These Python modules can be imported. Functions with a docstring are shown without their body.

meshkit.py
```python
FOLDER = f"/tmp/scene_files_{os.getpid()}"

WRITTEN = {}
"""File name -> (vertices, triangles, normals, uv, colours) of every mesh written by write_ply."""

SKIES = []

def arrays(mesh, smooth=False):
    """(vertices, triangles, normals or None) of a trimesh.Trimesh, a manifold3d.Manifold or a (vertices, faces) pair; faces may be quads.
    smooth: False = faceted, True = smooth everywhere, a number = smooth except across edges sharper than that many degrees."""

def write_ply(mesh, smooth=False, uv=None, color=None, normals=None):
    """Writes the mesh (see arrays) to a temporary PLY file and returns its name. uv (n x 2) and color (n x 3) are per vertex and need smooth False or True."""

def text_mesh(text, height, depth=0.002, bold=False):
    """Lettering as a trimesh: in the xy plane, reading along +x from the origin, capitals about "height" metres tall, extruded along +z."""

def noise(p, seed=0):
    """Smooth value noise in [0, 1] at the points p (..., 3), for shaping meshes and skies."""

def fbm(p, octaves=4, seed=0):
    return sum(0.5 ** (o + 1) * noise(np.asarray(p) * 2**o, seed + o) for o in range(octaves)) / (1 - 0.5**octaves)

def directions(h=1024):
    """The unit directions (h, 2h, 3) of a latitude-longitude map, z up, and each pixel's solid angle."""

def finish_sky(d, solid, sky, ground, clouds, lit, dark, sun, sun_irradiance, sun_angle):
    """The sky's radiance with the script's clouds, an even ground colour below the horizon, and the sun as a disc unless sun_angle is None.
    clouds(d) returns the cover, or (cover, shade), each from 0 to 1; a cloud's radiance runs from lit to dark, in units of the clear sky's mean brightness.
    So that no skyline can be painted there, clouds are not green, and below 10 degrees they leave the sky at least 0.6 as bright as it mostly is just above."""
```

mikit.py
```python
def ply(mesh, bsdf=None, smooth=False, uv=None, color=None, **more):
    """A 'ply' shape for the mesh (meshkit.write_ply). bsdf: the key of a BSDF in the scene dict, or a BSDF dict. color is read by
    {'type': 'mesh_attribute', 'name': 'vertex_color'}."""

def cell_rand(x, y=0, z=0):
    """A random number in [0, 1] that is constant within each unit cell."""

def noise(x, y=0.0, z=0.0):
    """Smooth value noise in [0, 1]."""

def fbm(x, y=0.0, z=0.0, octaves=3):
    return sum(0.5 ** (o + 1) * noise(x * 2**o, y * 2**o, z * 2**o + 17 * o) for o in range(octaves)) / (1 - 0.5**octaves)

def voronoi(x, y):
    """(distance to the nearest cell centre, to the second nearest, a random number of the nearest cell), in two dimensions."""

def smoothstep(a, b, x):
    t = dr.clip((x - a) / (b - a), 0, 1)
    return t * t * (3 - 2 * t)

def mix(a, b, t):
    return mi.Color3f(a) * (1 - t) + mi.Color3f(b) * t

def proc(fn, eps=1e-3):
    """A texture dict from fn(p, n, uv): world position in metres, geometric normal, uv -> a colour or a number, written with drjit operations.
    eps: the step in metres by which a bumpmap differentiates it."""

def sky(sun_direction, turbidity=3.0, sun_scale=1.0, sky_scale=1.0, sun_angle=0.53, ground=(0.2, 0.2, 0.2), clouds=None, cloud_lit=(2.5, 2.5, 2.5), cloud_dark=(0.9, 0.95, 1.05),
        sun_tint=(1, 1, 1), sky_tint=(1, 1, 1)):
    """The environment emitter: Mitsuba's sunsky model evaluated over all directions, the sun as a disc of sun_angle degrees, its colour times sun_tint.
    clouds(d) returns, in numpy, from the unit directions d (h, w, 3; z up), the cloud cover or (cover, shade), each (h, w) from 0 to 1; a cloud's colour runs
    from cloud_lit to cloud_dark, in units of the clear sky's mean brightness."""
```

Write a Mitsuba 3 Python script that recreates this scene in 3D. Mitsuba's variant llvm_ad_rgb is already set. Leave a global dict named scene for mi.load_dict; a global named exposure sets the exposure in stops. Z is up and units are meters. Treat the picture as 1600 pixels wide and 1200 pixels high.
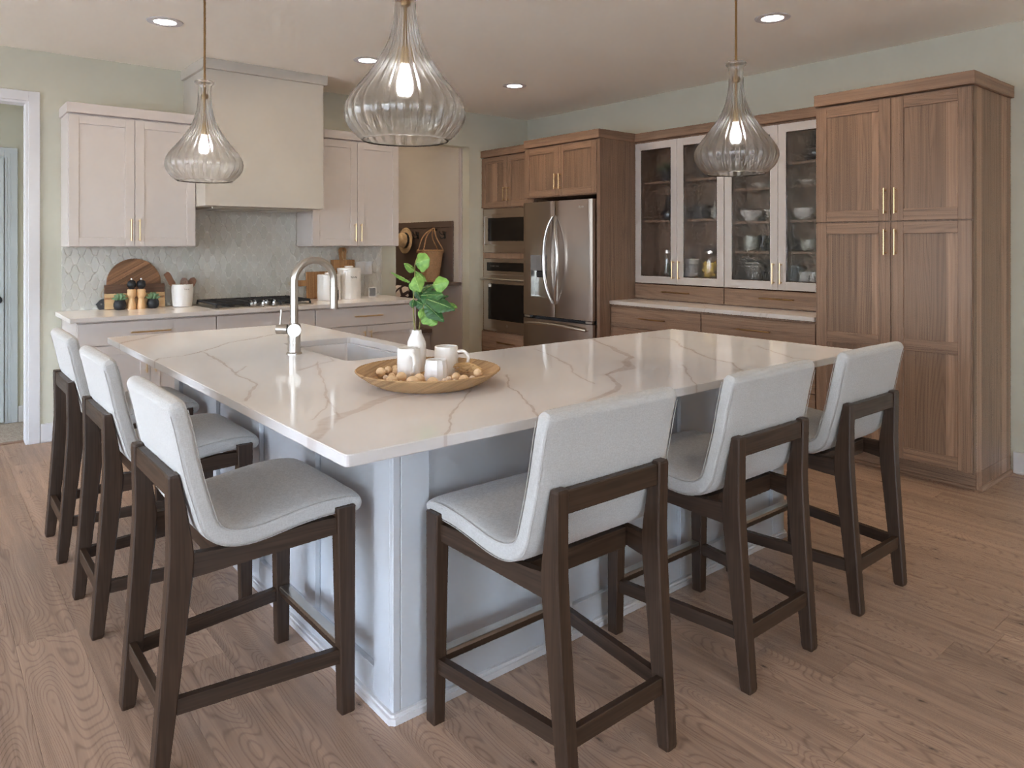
import math, random
import numpy as np, trimesh, shapely
from shapely.geometry import Polygon, box as sbox
import drjit as dr
import mitsuba as mi
import mikit, meshkit
from mikit import proc, noise, fbm, voronoi, cell_rand, smoothstep, mix

T = mi.ScalarTransform4f
scene, labels = {}, {}

# ------------------------------------------------------------------ camera, sky, exposure
YAW, EYE_Z, FOCAL = 0.688, 1.393, 1129.4
S_, C_ = math.sin(YAW), math.cos(YAW)
scene['camera'] = dict(type='perspective', fov_axis='x', fov=math.degrees(2 * math.atan(800 / FOCAL)),
                       near_clip=0.05, far_clip=200.0, principal_point_offset_y=(600.0 - 381.0) / 1200.0,
                       to_world=T().look_at(origin=[0, 0, EYE_Z], target=[S_, C_, EYE_Z], up=[0, 0, 1]))
scene['sky'] = mikit.sky([0.45, 0.75, 0.6], turbidity=4.0, sun_scale=0.0, sky_scale=52.0, ground=(0.86, 0.82, 0.76), sky_tint=(0.96, 0.985, 1.03),
                         clouds=lambda d: 0.5 * meshkit.fbm(d * np.array([3, 3, 6.0]), 4, 3) + 0.1,
                         cloud_lit=(1.55, 1.55, 1.6), cloud_dark=(0.9, 0.92, 1.0))
exposure = -0.06
CAN, BULB = 160.0, 150.0          # radiance of the recessed lights and of the pendant bulbs
WARM = (1.0, 0.80, 0.58)

# ------------------------------------------------------------------ helpers
count = {}
def numbered(k):
    n = count.get(k, 0); count[k] = n + 1
    return k if n == 0 else f'{k}_{n:03d}'

def thing(name, label, cat, group=None):
    k = numbered(name); labels[k] = dict(label=label, category=cat)
    if group: labels[k]['group'] = group
    return k

def struct(name, mesh, m, smooth=False, label=None):
    k = numbered(name); scene[k] = mikit.ply(mesh, m, smooth=smooth)
    labels[k] = dict(kind='structure')
    if label: labels[k]['label'] = label
    return k

def obj(name, mesh, m, parent, smooth=False, label=None, kind=None, **more):
    k = numbered(parent + '__' + name)
    scene[k] = mikit.ply(mesh, m, smooth=smooth, **more)
    d = {}
    if label: d['label'] = label
    if kind: d['kind'] = kind
    if d: labels[k] = d
    return k

def again(name, src, parent, tf, m=None):
    """a further copy of an entry's mesh under its own key"""
    k = numbered(parent + '__' + name); d = dict(scene[src]); d['to_world'] = tf
    if m: d['bsdf'] = {'type': 'ref', 'id': m}
    scene[k] = d
    return k

def dup(root, name, tf, label, group=None):
    r = thing(name, label, labels[root]['category'], group or labels[root].get('group'))
    for key in [k for k in scene if k.startswith(root + '__')]:
        d = dict(scene[key]); d['to_world'] = tf; nk = r + key[len(root):]
        scene[nk] = d
        if key in labels: labels[nk] = dict(labels[key])
    return r

def V(a): return np.asarray(a, float)
def cat(*ms):
    ms = [m for g in ms for m in (g if isinstance(g, (list, tuple)) else [g])]
    return trimesh.util.concatenate(ms)

def hull(pts): return trimesh.Trimesh(V(pts)).convex_hull

def box(x0, x1, y0, y1, z0, z1, b=0.0015):
    lo, hi = V([min(x0, x1), min(y0, y1), min(z0, z1)]), V([max(x0, x1), max(y0, y1), max(z0, z1)])
    b = min(b, 0.45 * (hi - lo).min())
    if b < 1e-5:
        return trimesh.creation.box(bounds=[lo, hi])
    vs = np.array([[1 if i & 4 else 0, 1 if i & 2 else 0, 1 if i & 1 else 0] for i in range(8)])
    P, idx = [], {}
    for ci, c in enumerate(vs):
        for ax in range(3):
            p = np.where(c, hi - b, lo + b); p[ax] = hi[ax] if c[ax] else lo[ax]
            idx[ci, ax] = len(P); P.append(p)
    F = []
    def q(a, b_, c, d): F.extend([(a, b_, c), (a, c, d)])
    def ci(c): return c[0] * 4 + c[1] * 2 + c[2]
    for ax in range(3):
        o = [a for a in range(3) if a != ax]
        for s in (0, 1):
            cs = []
            for a, b_ in ((0, 0), (1, 0), (1, 1), (0, 1)):
                c = [0, 0, 0]; c[ax] = s; c[o[0]] = a; c[o[1]] = b_; cs.append(idx[ci(c), ax])
            q(*cs)
        for a in (0, 1):
            for b_ in (0, 1):
                c0, c1 = [0, 0, 0], [0, 0, 0]
                c0[o[0]] = c1[o[0]] = a; c0[o[1]] = c1[o[1]] = b_; c1[ax] = 1
                q(idx[ci(c0), o[0]], idx[ci(c1), o[0]], idx[ci(c1), o[1]], idx[ci(c0), o[1]])
    for c in range(8): F.append((idx[c, 0], idx[c, 1], idx[c, 2]))
    P, F = np.array(P), np.array(F)
    ctr = (lo + hi) / 2
    n = np.cross(P[F[:, 1]] - P[F[:, 0]], P[F[:, 2]] - P[F[:, 0]])
    flip = ((P[F].mean(1) - ctr) * n).sum(1) < 0
    F[flip] = F[flip][:, ::-1]
    return trimesh.Trimesh(P, F, process=False)

def grid_faces(nu, nv, wrap_u=False, wrap_v=False):
    F = []
    for i in range(nu if wrap_u else nu - 1):
        for j in range(nv if wrap_v else nv - 1):
            a, b = i * nv + j, ((i + 1) % nu) * nv + j
            c, d = ((i + 1) % nu) * nv + (j + 1) % nv, i * nv + (j + 1) % nv
            F += [(a, b, c), (a, c, d)]
    return np.array(F)

def outward(m):
    if m.volume < 0: m.invert()
    return m

def lathe(prof, n=40, c=(0, 0, 0), ribs=None):
    """prof: (r, z) list from bottom to top, closed when it starts and ends at r = 0 or when a full loop is given"""
    prof = V(prof); a = np.arange(n) * 2 * np.pi / n
    R = prof[:, 0][None, :] * np.ones((n, 1))
    if ribs: R = ribs(R, a[:, None], prof[:, 1][None, :])
    P = np.stack([R * np.cos(a)[:, None], R * np.sin(a)[:, None], np.broadcast_to(prof[:, 1], R.shape)], -1)
    m = trimesh.Trimesh(P.reshape(-1, 3) + V(c), grid_faces(n, len(prof), wrap_u=True), process=False)
    m.merge_vertices(); m.update_faces(m.nondegenerate_faces())
    return outward(m)

def vessel(prof, t, n=40, c=(0, 0, 0)):
    """open vessel: outer profile from the base centre up to the rim, wall thickness t"""
    prof = V(prof); inner = prof.copy()
    d = np.gradient(prof, axis=0); nr = np.stack([-d[:, 1], d[:, 0]], 1)
    nr /= np.maximum(np.linalg.norm(nr, axis=1, keepdims=True), 1e-9)
    inner = prof + nr * t; inner[:, 0] = np.maximum(inner[:, 0], 0); inner[0] = (0, prof[0, 1] + t)
    inner = inner[inner[:, 1] >= prof[0, 1] + t - 1e-9]
    top = prof[-1]; mid = [( (top[0] + inner[-1][0]) / 2, top[1] + t * 0.3)]
    inner[-1, 1] = top[1]
    return lathe(np.vstack([prof, mid, inner[::-1]]), n, c)

def tube(pts, r, n=10, closed=False, caps=True):
    pts = V(pts); r = np.broadcast_to(np.asarray(r, float), (len(pts),))
    tan = np.gradient(pts, axis=0) if not closed else np.roll(pts, -1, 0) - np.roll(pts, 1, 0)
    tan /= np.linalg.norm(tan, axis=1, keepdims=True) + 1e-12
    u = np.cross(tan[0], [0, 0, 1] if abs(tan[0][2]) < 0.9 else [1, 0, 0]); u /= np.linalg.norm(u)
    P = []; a = np.arange(n) * 2 * np.pi / n
    for p, t, rr in zip(pts, tan, r):
        u = u - t * (u @ t); u /= np.linalg.norm(u) + 1e-12; w = np.cross(t, u)
        P.append(p + rr * (np.cos(a)[:, None] * u + np.sin(a)[:, None] * w))
    F = grid_faces(len(pts), n, wrap_u=closed, wrap_v=True).tolist(); P = np.vstack(P)
    if caps and not closed:
        k = len(P); P = np.vstack([P, pts[:1], pts[-1:]]); e = (len(pts) - 1) * n
        for j in range(n):
            F += [(k, j, (j + 1) % n), (k + 1, e + (j + 1) % n, e + j)]
    return outward(trimesh.Trimesh(P, np.array(F), process=False))

def curve(ctrl, n=24):
    from scipy.interpolate import CubicSpline
    ctrl = V(ctrl); t = np.r_[0, np.cumsum(np.linalg.norm(np.diff(ctrl, axis=0), axis=1))]
    return CubicSpline(t, ctrl)(np.linspace(0, t[-1], n))

def extr(poly, h, z0=0.0):
    ms = [trimesh.creation.extrude_polygon(g, h, engine='earcut') for g in getattr(poly, 'geoms', [poly]) if g.area > 1e-9]
    m = cat(ms); m.apply_translation([0, 0, z0]); return m

def mat4(cols, o=(0, 0, 0)):
    M = np.eye(4); M[:3, 0], M[:3, 1], M[:3, 2] = cols; M[:3, 3] = o
    return M
def xf(m, cols, o=(0, 0, 0)):
    m = m.copy(); M = mat4(cols, o); m.apply_transform(M)
    return m
def rot(m, ang, axis, p=(0, 0, 0)):
    m = m.copy(); m.apply_transform(trimesh.transformations.rotation_matrix(ang, axis, p)); return m
def mv(m, *d):
    m = m.copy(); m.apply_translation(d); return m

def rounded_loop(pts, r, inset, n=5):
    """closed counter-clockwise outline with convex and concave corners rounded, moved inwards by inset"""
    pts = V(pts); out = []
    for i in range(len(pts)):
        a, p, b = pts[i - 1], pts[i], pts[(i + 1) % len(pts)]
        u, v = (a - p) / np.linalg.norm(a - p), (b - p) / np.linalg.norm(b - p)
        e_, g_ = p - a, b - p; convex = e_[0] * g_[1] - e_[1] * g_[0] > 0
        rr = max(r - inset, 1e-4) if convex else r + inset
        n1, n2 = V([u[1], -u[0]]), V([-v[1], v[0]])      # inward normals of the two edges
        q = p + inset * (n1 + n2)
        c = q + rr * (u + v)
        s, e = q + rr * u - c, q + rr * v - c
        for t in np.linspace(0, 1, n):
            w = s * (1 - t) + e * t; out.append(c + w / np.linalg.norm(w) * rr)
    return np.array(out)

def slab(outer, hole, z0, z1, r=0.008, e=0.003, rh=0.05):
    """stone slab with eased edges and an optional hole (counter-clockwise lists)"""
    layers = [(e, z0), (0, z0 + e), (0, z1 - e), (e, z1)]
    P, F = [], []
    for pts, rad, sgn in [(outer, r, 1)] + ([(hole, rh, -1)] if hole is not None else []):
        base = len(P); L = [rounded_loop(pts, rad, ins * sgn) for ins, _ in layers]; n = len(L[0])
        for l, (_, z) in zip(L, layers): P += [(x, y, z) for x, y in l]
        for k in range(3):
            for i in range(n):
                a, b = base + k * n + i, base + k * n + (i + 1) % n
                c, d = b + n, a + n
                F += [(a, b, c), (a, c, d)] if sgn > 0 else [(a, c, b), (a, d, c)]
    side = trimesh.Trimesh(np.array(P), np.array(F), process=False)
    po = Polygon(rounded_loop(outer, r, e), [rounded_loop(hole, rh, -e)] if hole is not None else [])
    v, f = trimesh.creation.triangulate_polygon(po, engine='earcut')
    e_, g_ = v[f[:, 1]] - v[f[:, 0]], v[f[:, 2]] - v[f[:, 0]]; n = e_[:, 0] * g_[:, 1] - e_[:, 1] * g_[:, 0]
    if n.mean() < 0: f = f[:, ::-1]
    top = trimesh.Trimesh(np.c_[v, np.full(len(v), z1)], f, process=False)
    bot = trimesh.Trimesh(np.c_[v, np.full(len(v), z0)], f[:, ::-1], process=False)
    return cat(side, top, bot)

import manifold3d as m3
def man(m): return m3.Manifold(m3.Mesh(np.asarray(m.vertices, np.float32), np.asarray(m.faces, np.uint32)))
def unman(M):
    q = M.to_mesh(); return trimesh.Trimesh(q.vert_properties[:, :3], q.tri_verts, process=False)
def merged(m):
    m = m.copy(); m.merge_vertices(); return m
def man_union(ms):
    M = man(merged(ms[0]))
    for q in ms[1:]: M = M + man(merged(q))
    return unman(M)

# a face of a run of cabinets: ('x', X) looks towards -x, ('y', Y) looks towards -y; u runs along it, d comes out of it
def fb(face, u0, u1, z0, z1, d0, d1, b=0.0015):
    a, f = face
    return box(f - d1, f - d0, u0, u1, z0, z1, b) if a == 'x' else box(u0, u1, f - d1, f - d0, z0, z1, b)

def fpt(face, u, d, z):
    a, f = face
    return (f - d, u, z) if a == 'x' else (u, f - d, z)

def pull(face, u, z, length, vertical, d0=0.0, r=0.0055, out=0.03):
    """bar pull centred at (u, z)"""
    h = length / 2; ms = []
    def P(s, d): return fpt(face, u + (0 if vertical else s), d, z + (s if vertical else 0))
    ms.append(tube([P(-h, d0 + out), P(-h + 0.001, d0 + out), P(h - 0.001, d0 + out), P(h, d0 + out)], r, 8))
    for s in (-h + 0.012, h - 0.012):
        ms.append(tube([P(s, d0), P(s, d0 + out)], r * 0.95, 8))
    return cat(ms)

def shaker(parent, face, u0, u1, z0, z1, m_v, m_h, m_p, fw=0.06, th=0.02, d0=0.0, mid=None, handle=None, glass=False, name='door'):
    """framed door; wood doors get rails of their own grain. handle = (u, z, length, vertical)"""
    st = [fb(face, u0, u0 + fw, z0, z1, d0, d0 + th), fb(face, u1 - fw, u1, z0, z1, d0, d0 + th)]
    zs = [(z0, z0 + fw), (z1 - fw, z1)] + ([(mid - fw / 2, mid + fw / 2)] if mid else [])
    rl = [fb(face, u0 + fw, u1 - fw, a, b, d0, d0 + th - 0.0003) for a, b in zs]
    if glass:
        k = obj(name, man_union(st + [fb(face, u0 + fw - 0.002, u1 - fw + 0.002, a, b, d0, d0 + th - 0.0003) for a, b in zs]), m_v, parent)
    else:                                   # the panel board with stiles and rails on it
        k = obj(name, fb(face, u0 + 0.001, u1 - 0.001, z0 + 0.001, z1 - 0.001, d0, d0 + th - 0.009, 0), m_p, parent)
        st = [fb(face, u0, u0 + fw, z0, z1, d0 + th - 0.0088, d0 + th), fb(face, u1 - fw, u1, z0, z1, d0 + th - 0.0088, d0 + th)]
        rl = [fb(face, u0 + fw, u1 - fw, a, b, d0 + th - 0.0088, d0 + th - 0.0003) for a, b in zs]
        for q in st: obj('stile', q, m_v, k)
        for q in rl: obj('rail', q, m_h, k)
    if handle:
        obj('handle', pull(face, *handle, d0=d0 + th - 0.001), 'brass', k, smooth=40, label='brass bar handle')
    return k

# ------------------------------------------------------------------ materials
def srgb(r, g, b):
    c = np.array([r, g, b]) / 255.0
    return tuple(float(x) for x in np.where(c < 0.04045, c / 12.92, ((c + 0.055) / 1.055) ** 2.4))
def rgb(c): return {'type': 'rgb', 'value': list(map(float, c))}
def two(b): return {'type': 'twosided', 'bsdf': b}
def plain(c, rough=0.5, spec=0.4, metal=0.0, **kw):
    return two(dict(type='principled', base_color=c if isinstance(c, dict) else rgb(c), roughness=rough, specular=spec, metallic=metal, **kw))

def grain(along, across, seed, lo, hi, pores=1.0):
    """colour of oiled oak-like wood between two tones"""
    v = fbm(across * 9.0 + seed, along * 0.55, seed, 3)
    rings = dr.abs(dr.sin(v * 46.0 + across * 160))
    fine = noise(across * 520.0, along * 7.0, seed)
    streak = fbm(across * 70.0 + seed, along * 0.8, seed + 5, 2)
    t = 0.50 * streak + 0.22 * rings + 0.28 * fine * pores
    return mix(lo, hi, dr.clip(t, 0, 1))

W_LO, W_HI = srgb(90, 69, 56), srgb(152, 121, 98)
def wood_plank(along, across, w, seed):
    ci = dr.floor(across / w)
    tone = cell_rand(ci, seed)
    c = grain(along, across, seed + 31 * tone, W_LO, W_HI)
    return c * (0.78 + 0.34 * tone + dr.select(tone > 0.84, 0.22, 0.0))
def wood_panel(p, n, uv): return wood_plank(p.z, p.x + p.y, 0.083, 3)
def wood_v(p, n, uv): return grain(p.z, p.x + p.y, dr.floor((p.x + p.y) * 3.0), W_LO, W_HI) * 1.06
def wood_h(p, n, uv): return grain(p.x + p.y, p.z, 11 + dr.floor(p.z * 5.0), W_LO, W_HI) * 1.05
scene['cabinet_wood_panel'] = plain(proc(wood_panel), 0.42, 0.35)
scene['cabinet_wood_upright'] = plain(proc(wood_v), 0.42, 0.35)
scene['cabinet_wood_level'] = plain(proc(wood_h), 0.42, 0.35)

PW, PL = 0.182, 1.83            # floor planks
def plank_off(i): return PL * cell_rand(i, 5, 9)
def floor_fn(p, n, uv):
    i = dr.floor((p.x - 0.079) / PW)
    j = dr.floor((p.y - plank_off(i)) / PL)
    tone = cell_rand(i, j, 3); sd = tone * 57.0 + i
    ac, al = p.x, p.y
    v = fbm(ac * 5.0 + sd * 3.1, al * 0.75 + sd, 0, 3)
    rings = dr.abs(dr.sin(v * 240.0))
    rings = smoothstep(0.0, 0.7, rings)
    fine = noise(ac * 300.0, al * 8.0, sd)
    streak = fbm(ac * 45.0 + sd, al * 1.2, 2, 2)
    t = 0.30 * rings + 0.26 * fine + 0.44 * streak
    c = mix(srgb(112, 88, 73), srgb(176, 147, 126), dr.clip(t, 0, 1))
    c = c * (0.90 + 0.20 * tone)
    kx, ky = dr.floor(ac / 0.11), dr.floor(al / 0.55)
    on = dr.select(cell_rand(kx, ky, 71) > 0.80, 1.0, 0.0)
    qx = (ac / 0.11 - kx - 0.3 - 0.4 * cell_rand(kx, ky, 1)) * 0.11
    qy = (al / 0.55 - ky - 0.3 - 0.4 * cell_rand(kx, ky, 2)) * 0.55
    d = dr.sqrt(dr.square(qx * 1.5) + dr.square(qy * 0.55))
    knot = on * (1 - smoothstep(0.002, 0.013, d + 0.004 * noise(ac * 200, al * 200)))
    halo = on * (1 - smoothstep(0.0, 0.05, d)) * 0.35
    return c * (1 - 0.72 * knot) * (1 - halo * (0.4 + 0.6 * dr.sin(d * 900.0) * 0.5))
scene['floor_oak'] = plain(proc(floor_fn), 0.46, 0.35)
scene['floor_joint'] = plain(srgb(108, 88, 74), 0.8)

scene['wall_paint'] = plain(srgb(196, 193, 177), 0.75, 0.25)
def ceil_bump(p, n, uv):
    a = fbm(p.x * 38, p.y * 38, 1, 3)
    return smoothstep(0.42, 0.62, a) * 0.007
scene['ceiling_paint'] = two(dict(type='bumpmap', arbitrary=proc(ceil_bump, 2e-3), scale=1.0,
                             bsdf=dict(type='principled', base_color=rgb(srgb(246, 240, 227)), roughness=0.8, specular=0.2)))
scene['trim_paint'] = plain(srgb(212, 211, 212), 0.45, 0.4)
scene['cabinet_paint'] = plain(srgb(200, 192, 187), 0.42, 0.4)
scene['island_paint'] = plain(srgb(196, 199, 204), 0.42, 0.4)
scene['hood_paint'] = plain(srgb(189, 183, 173), 0.5, 0.35)
scene['door_paint'] = plain(srgb(196, 202, 206), 0.5, 0.35)
def carpet_fn(p, n, uv): return mix(srgb(120, 108, 98), srgb(176, 164, 152), fbm(p.x * 120, p.y * 120, 0, 3))
scene['carpet'] = plain(proc(carpet_fn), 0.95, 0.1)

def seg_dist(x, y, pl):
    best = mi.Float(9.0)
    for (x0, y0), (x1, y1) in zip(pl[:-1], pl[1:]):
        dx, dy = x1 - x0, y1 - y0
        t = dr.clip(((x - x0) * dx + (y - y0) * dy) / (dx * dx + dy * dy), 0, 1)
        best = dr.minimum(best, dr.sqrt(dr.square(x - x0 - t * dx) + dr.square(y - y0 - t * dy)))
    return best
VEINS = [
    (0.03, 0.55, [(0.717, 1.648), (0.799, 1.750), (0.876, 1.836), (0.974, 1.893), (1.126, 1.980), (1.352, 2.015)]),
    (0.014, 0.6, [(2.657, 2.612), (2.598, 2.502), (2.456, 2.252), (2.341, 2.055), (2.174, 1.918), (1.956, 1.825), (1.831, 1.664), (1.743, 1.598), (1.591, 1.551), (1.464, 1.490), (1.397, 1.474)]),
    (0.018, 0.5, [(1.956, 1.825), (2.124, 1.864), (2.233, 1.970)]),
    (0.006, 0.6, [(2.905, 2.442), (2.926, 2.294), (2.754, 2.086), (2.583, 1.856), (2.523, 1.691), (2.355, 1.497)]),
    (0.006, 0.5, [(2.342, 1.780), (2.079, 1.533), (1.968, 1.414)]),
    (0.005, 0.6, [(1.666, 2.064), (1.520, 1.849), (1.434, 1.668), (1.310, 1.479), (1.292, 1.448)]),
    (0.005, 0.6, [(1.441, 1.956), (1.310, 1.829), (1.111, 1.624), (1.021, 1.502)]),
    (0.005, 0.6, [(1.254, 2.775), (1.085, 2.350), (0.926, 1.942), (0.910, 1.856)]),
    (0.004, 0.5, [(0.976, 2.068), (0.905, 1.960), (0.835, 1.869)]),
    (0.007, 0.6, [(0.692, 3.137), (0.780, 3.271), (0.885, 3.275), (0.993, 3.377), (1.171, 3.585), (1.308, 3.656), (1.465, 3.762)]),
    (0.005, 0.6, [(0.982, 3.337), (0.942, 2.951), (0.906, 2.722), (0.893, 2.478), (0.778, 2.219)]),
    (0.01, 0.45, [(0.760, 3.893), (0.807, 3.944), (0.958, 4.109), (1.192, 4.286)]),
    (0.008, 0.45, [(1.124, 2.631), (1.241, 2.724), (1.309, 2.751), (1.339, 2.856), (1.395, 3.123)]),
    (0.004, 0.5, [(0.906, 2.722), (0.995, 2.849)]),
    (0.006, 0.45, [(2.174, 2.483), (2.028, 2.139), (1.838, 1.840), (1.788, 1.728)]),
    (0.005, 0.4, [(3.045, 1.901), (2.829, 1.587), (2.852, 1.461)]),
]

def quartz_fn(p, n, uv):
    wx = p.x + 0.035 * (fbm(p.x * 9, p.y * 9, 3, 3) - 0.5)
    wy = p.y + 0.035 * (fbm(p.x * 9, p.y * 9, 8, 3) - 0.5)
    c = mix(srgb(210, 208, 208), srgb(219, 217, 217), fbm(p.x * 3, p.y * 3, 0, 2))
    for w, k, pl in VEINS:
        d = seg_dist(wx, wy, pl)
        ww = w * (0.35 + 1.3 * noise(p.x * 7, p.y * 7, 4))
        a = (1 - smoothstep(ww * 0.55, ww, d)) * (0.55 + 0.45 * noise(p.x * 60, p.y * 60, 1)) + 0.25 * (1 - smoothstep(0, ww * 4, d))
        c = mix(c, srgb(176, 164, 158), dr.clip(a * k, 0, 1))
    return c
scene['quartz'] = plain(proc(quartz_fn), 0.10, 0.5)
def quartz2_fn(p, n, uv):
    d = dr.abs(fbm(p.x * 1.7, p.y * 2.3 + p.z, 6, 3) - 0.5)
    return mix(srgb(214, 209, 206), srgb(182, 172, 166), (1 - smoothstep(0.0, 0.012, d)) * 0.5)
scene['quartz_plain'] = plain(proc(quartz2_fn), 0.12, 0.5)

def stool_wood_fn(p, n, uv): return mix(srgb(38, 27, 19), srgb(66, 48, 36), 0.6 * fbm((p.x + p.y) * 55, p.z * 3.5, 1, 3) + 0.4 * noise((p.x - p.y) * 260, p.z * 12, 2))
scene['stool_wood'] = plain(proc(stool_wood_fn), 0.40, 0.35)
def stool_rail_fn(p, n, uv): return mix(srgb(36, 26, 18), srgb(64, 46, 34), 0.6 * fbm(p.z * 60, (p.x + p.y) * 3.5, 1, 3) + 0.4 * noise(p.z * 260, (p.x + p.y) * 10, 2))
scene['stool_wood_level'] = plain(proc(stool_rail_fn), 0.40, 0.35)
def fabric_fn(p, n, uv):
    a = noise((p.x + 0.5 * p.y) * 160, (p.y - 0.5 * p.x) * 160, p.z * 900) * 0.5 + noise((p.x - 0.6 * p.y) * 900, (p.y + 0.6 * p.x) * 900, p.z * 130) * 0.5
    return mix(srgb(160, 157, 153), srgb(189, 187, 185), a)
scene['stool_fabric'] = plain(proc(fabric_fn), 0.9, 0.15, sheen=0.3)
scene['stool_seam'] = plain(srgb(160, 156, 151), 0.9, 0.1)
scene['brass'] = plain(srgb(212, 186, 146), 0.30, 0.5, 1.0)
scene['antique_brass'] = plain(srgb(152, 124, 88), 0.32, 0.5, 1.0)
scene['steel'] = plain(srgb(196, 190, 182), 0.28, 0.5, 1.0)
scene['steel_dark'] = plain(srgb(192, 181, 174), 0.2, 0.5, 1.0)
scene['steel_bright'] = plain(srgb(214, 213, 211), 0.2, 0.5, 1.0)
scene['dark_plastic'] = plain(srgb(40, 40, 42), 0.4)
scene['grey_plastic'] = plain(srgb(112, 110, 110), 0.4)
scene['iron'] = plain(srgb(30, 30, 32), 0.55)
scene['black_glass'] = plain(srgb(9, 8, 9), 0.06, 0.5)
scene['black_matte'] = plain(srgb(28, 29, 32), 0.5)
scene['white_ceramic'] = plain(srgb(238, 236, 232), 0.18, 0.5)
scene['white_matte'] = plain(srgb(236, 236, 236), 0.45, 0.4)
scene['white_sink'] = plain(srgb(240, 240, 242), 0.12, 0.5)
scene['lettering'] = plain(srgb(70, 66, 64), 0.6)
scene['lettering_pale'] = plain(srgb(168, 160, 154), 0.6)
scene['lettering_silver'] = plain(srgb(225, 225, 225), 0.4)
scene['fluted_glass'] = dict(type='roughdielectric', distribution='ggx', alpha=0.012, int_ior=1.5, ext_ior=1.0)
scene['rippled_glass'] = dict(type='roughdielectric', distribution='ggx', alpha=0.005, int_ior=1.5, ext_ior=1.0)
scene['thin_glass'] = dict(type='thindielectric', int_ior=1.5)
scene['glass'] = dict(type='dielectric', int_ior=1.5, ext_ior=1.0)
scene['tile_glaze'] = plain(srgb(204, 202, 195), 0.3, 0.5)
scene['tile_glaze_pale'] = plain(srgb(207, 205, 198), 0.3, 0.5)
scene['tile_glaze_deep'] = plain(srgb(200, 199, 191), 0.3, 0.5)
scene['grout'] = plain(srgb(236, 235, 228), 0.85, 0.2)
scene['mud_wall'] = plain(srgb(206, 200, 194), 0.75, 0.25)
scene['mud_panel'] = plain(srgb(98, 82, 74), 0.5, 0.35)
scene['mud_low'] = plain(srgb(186, 176, 174), 0.55, 0.3)

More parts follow.
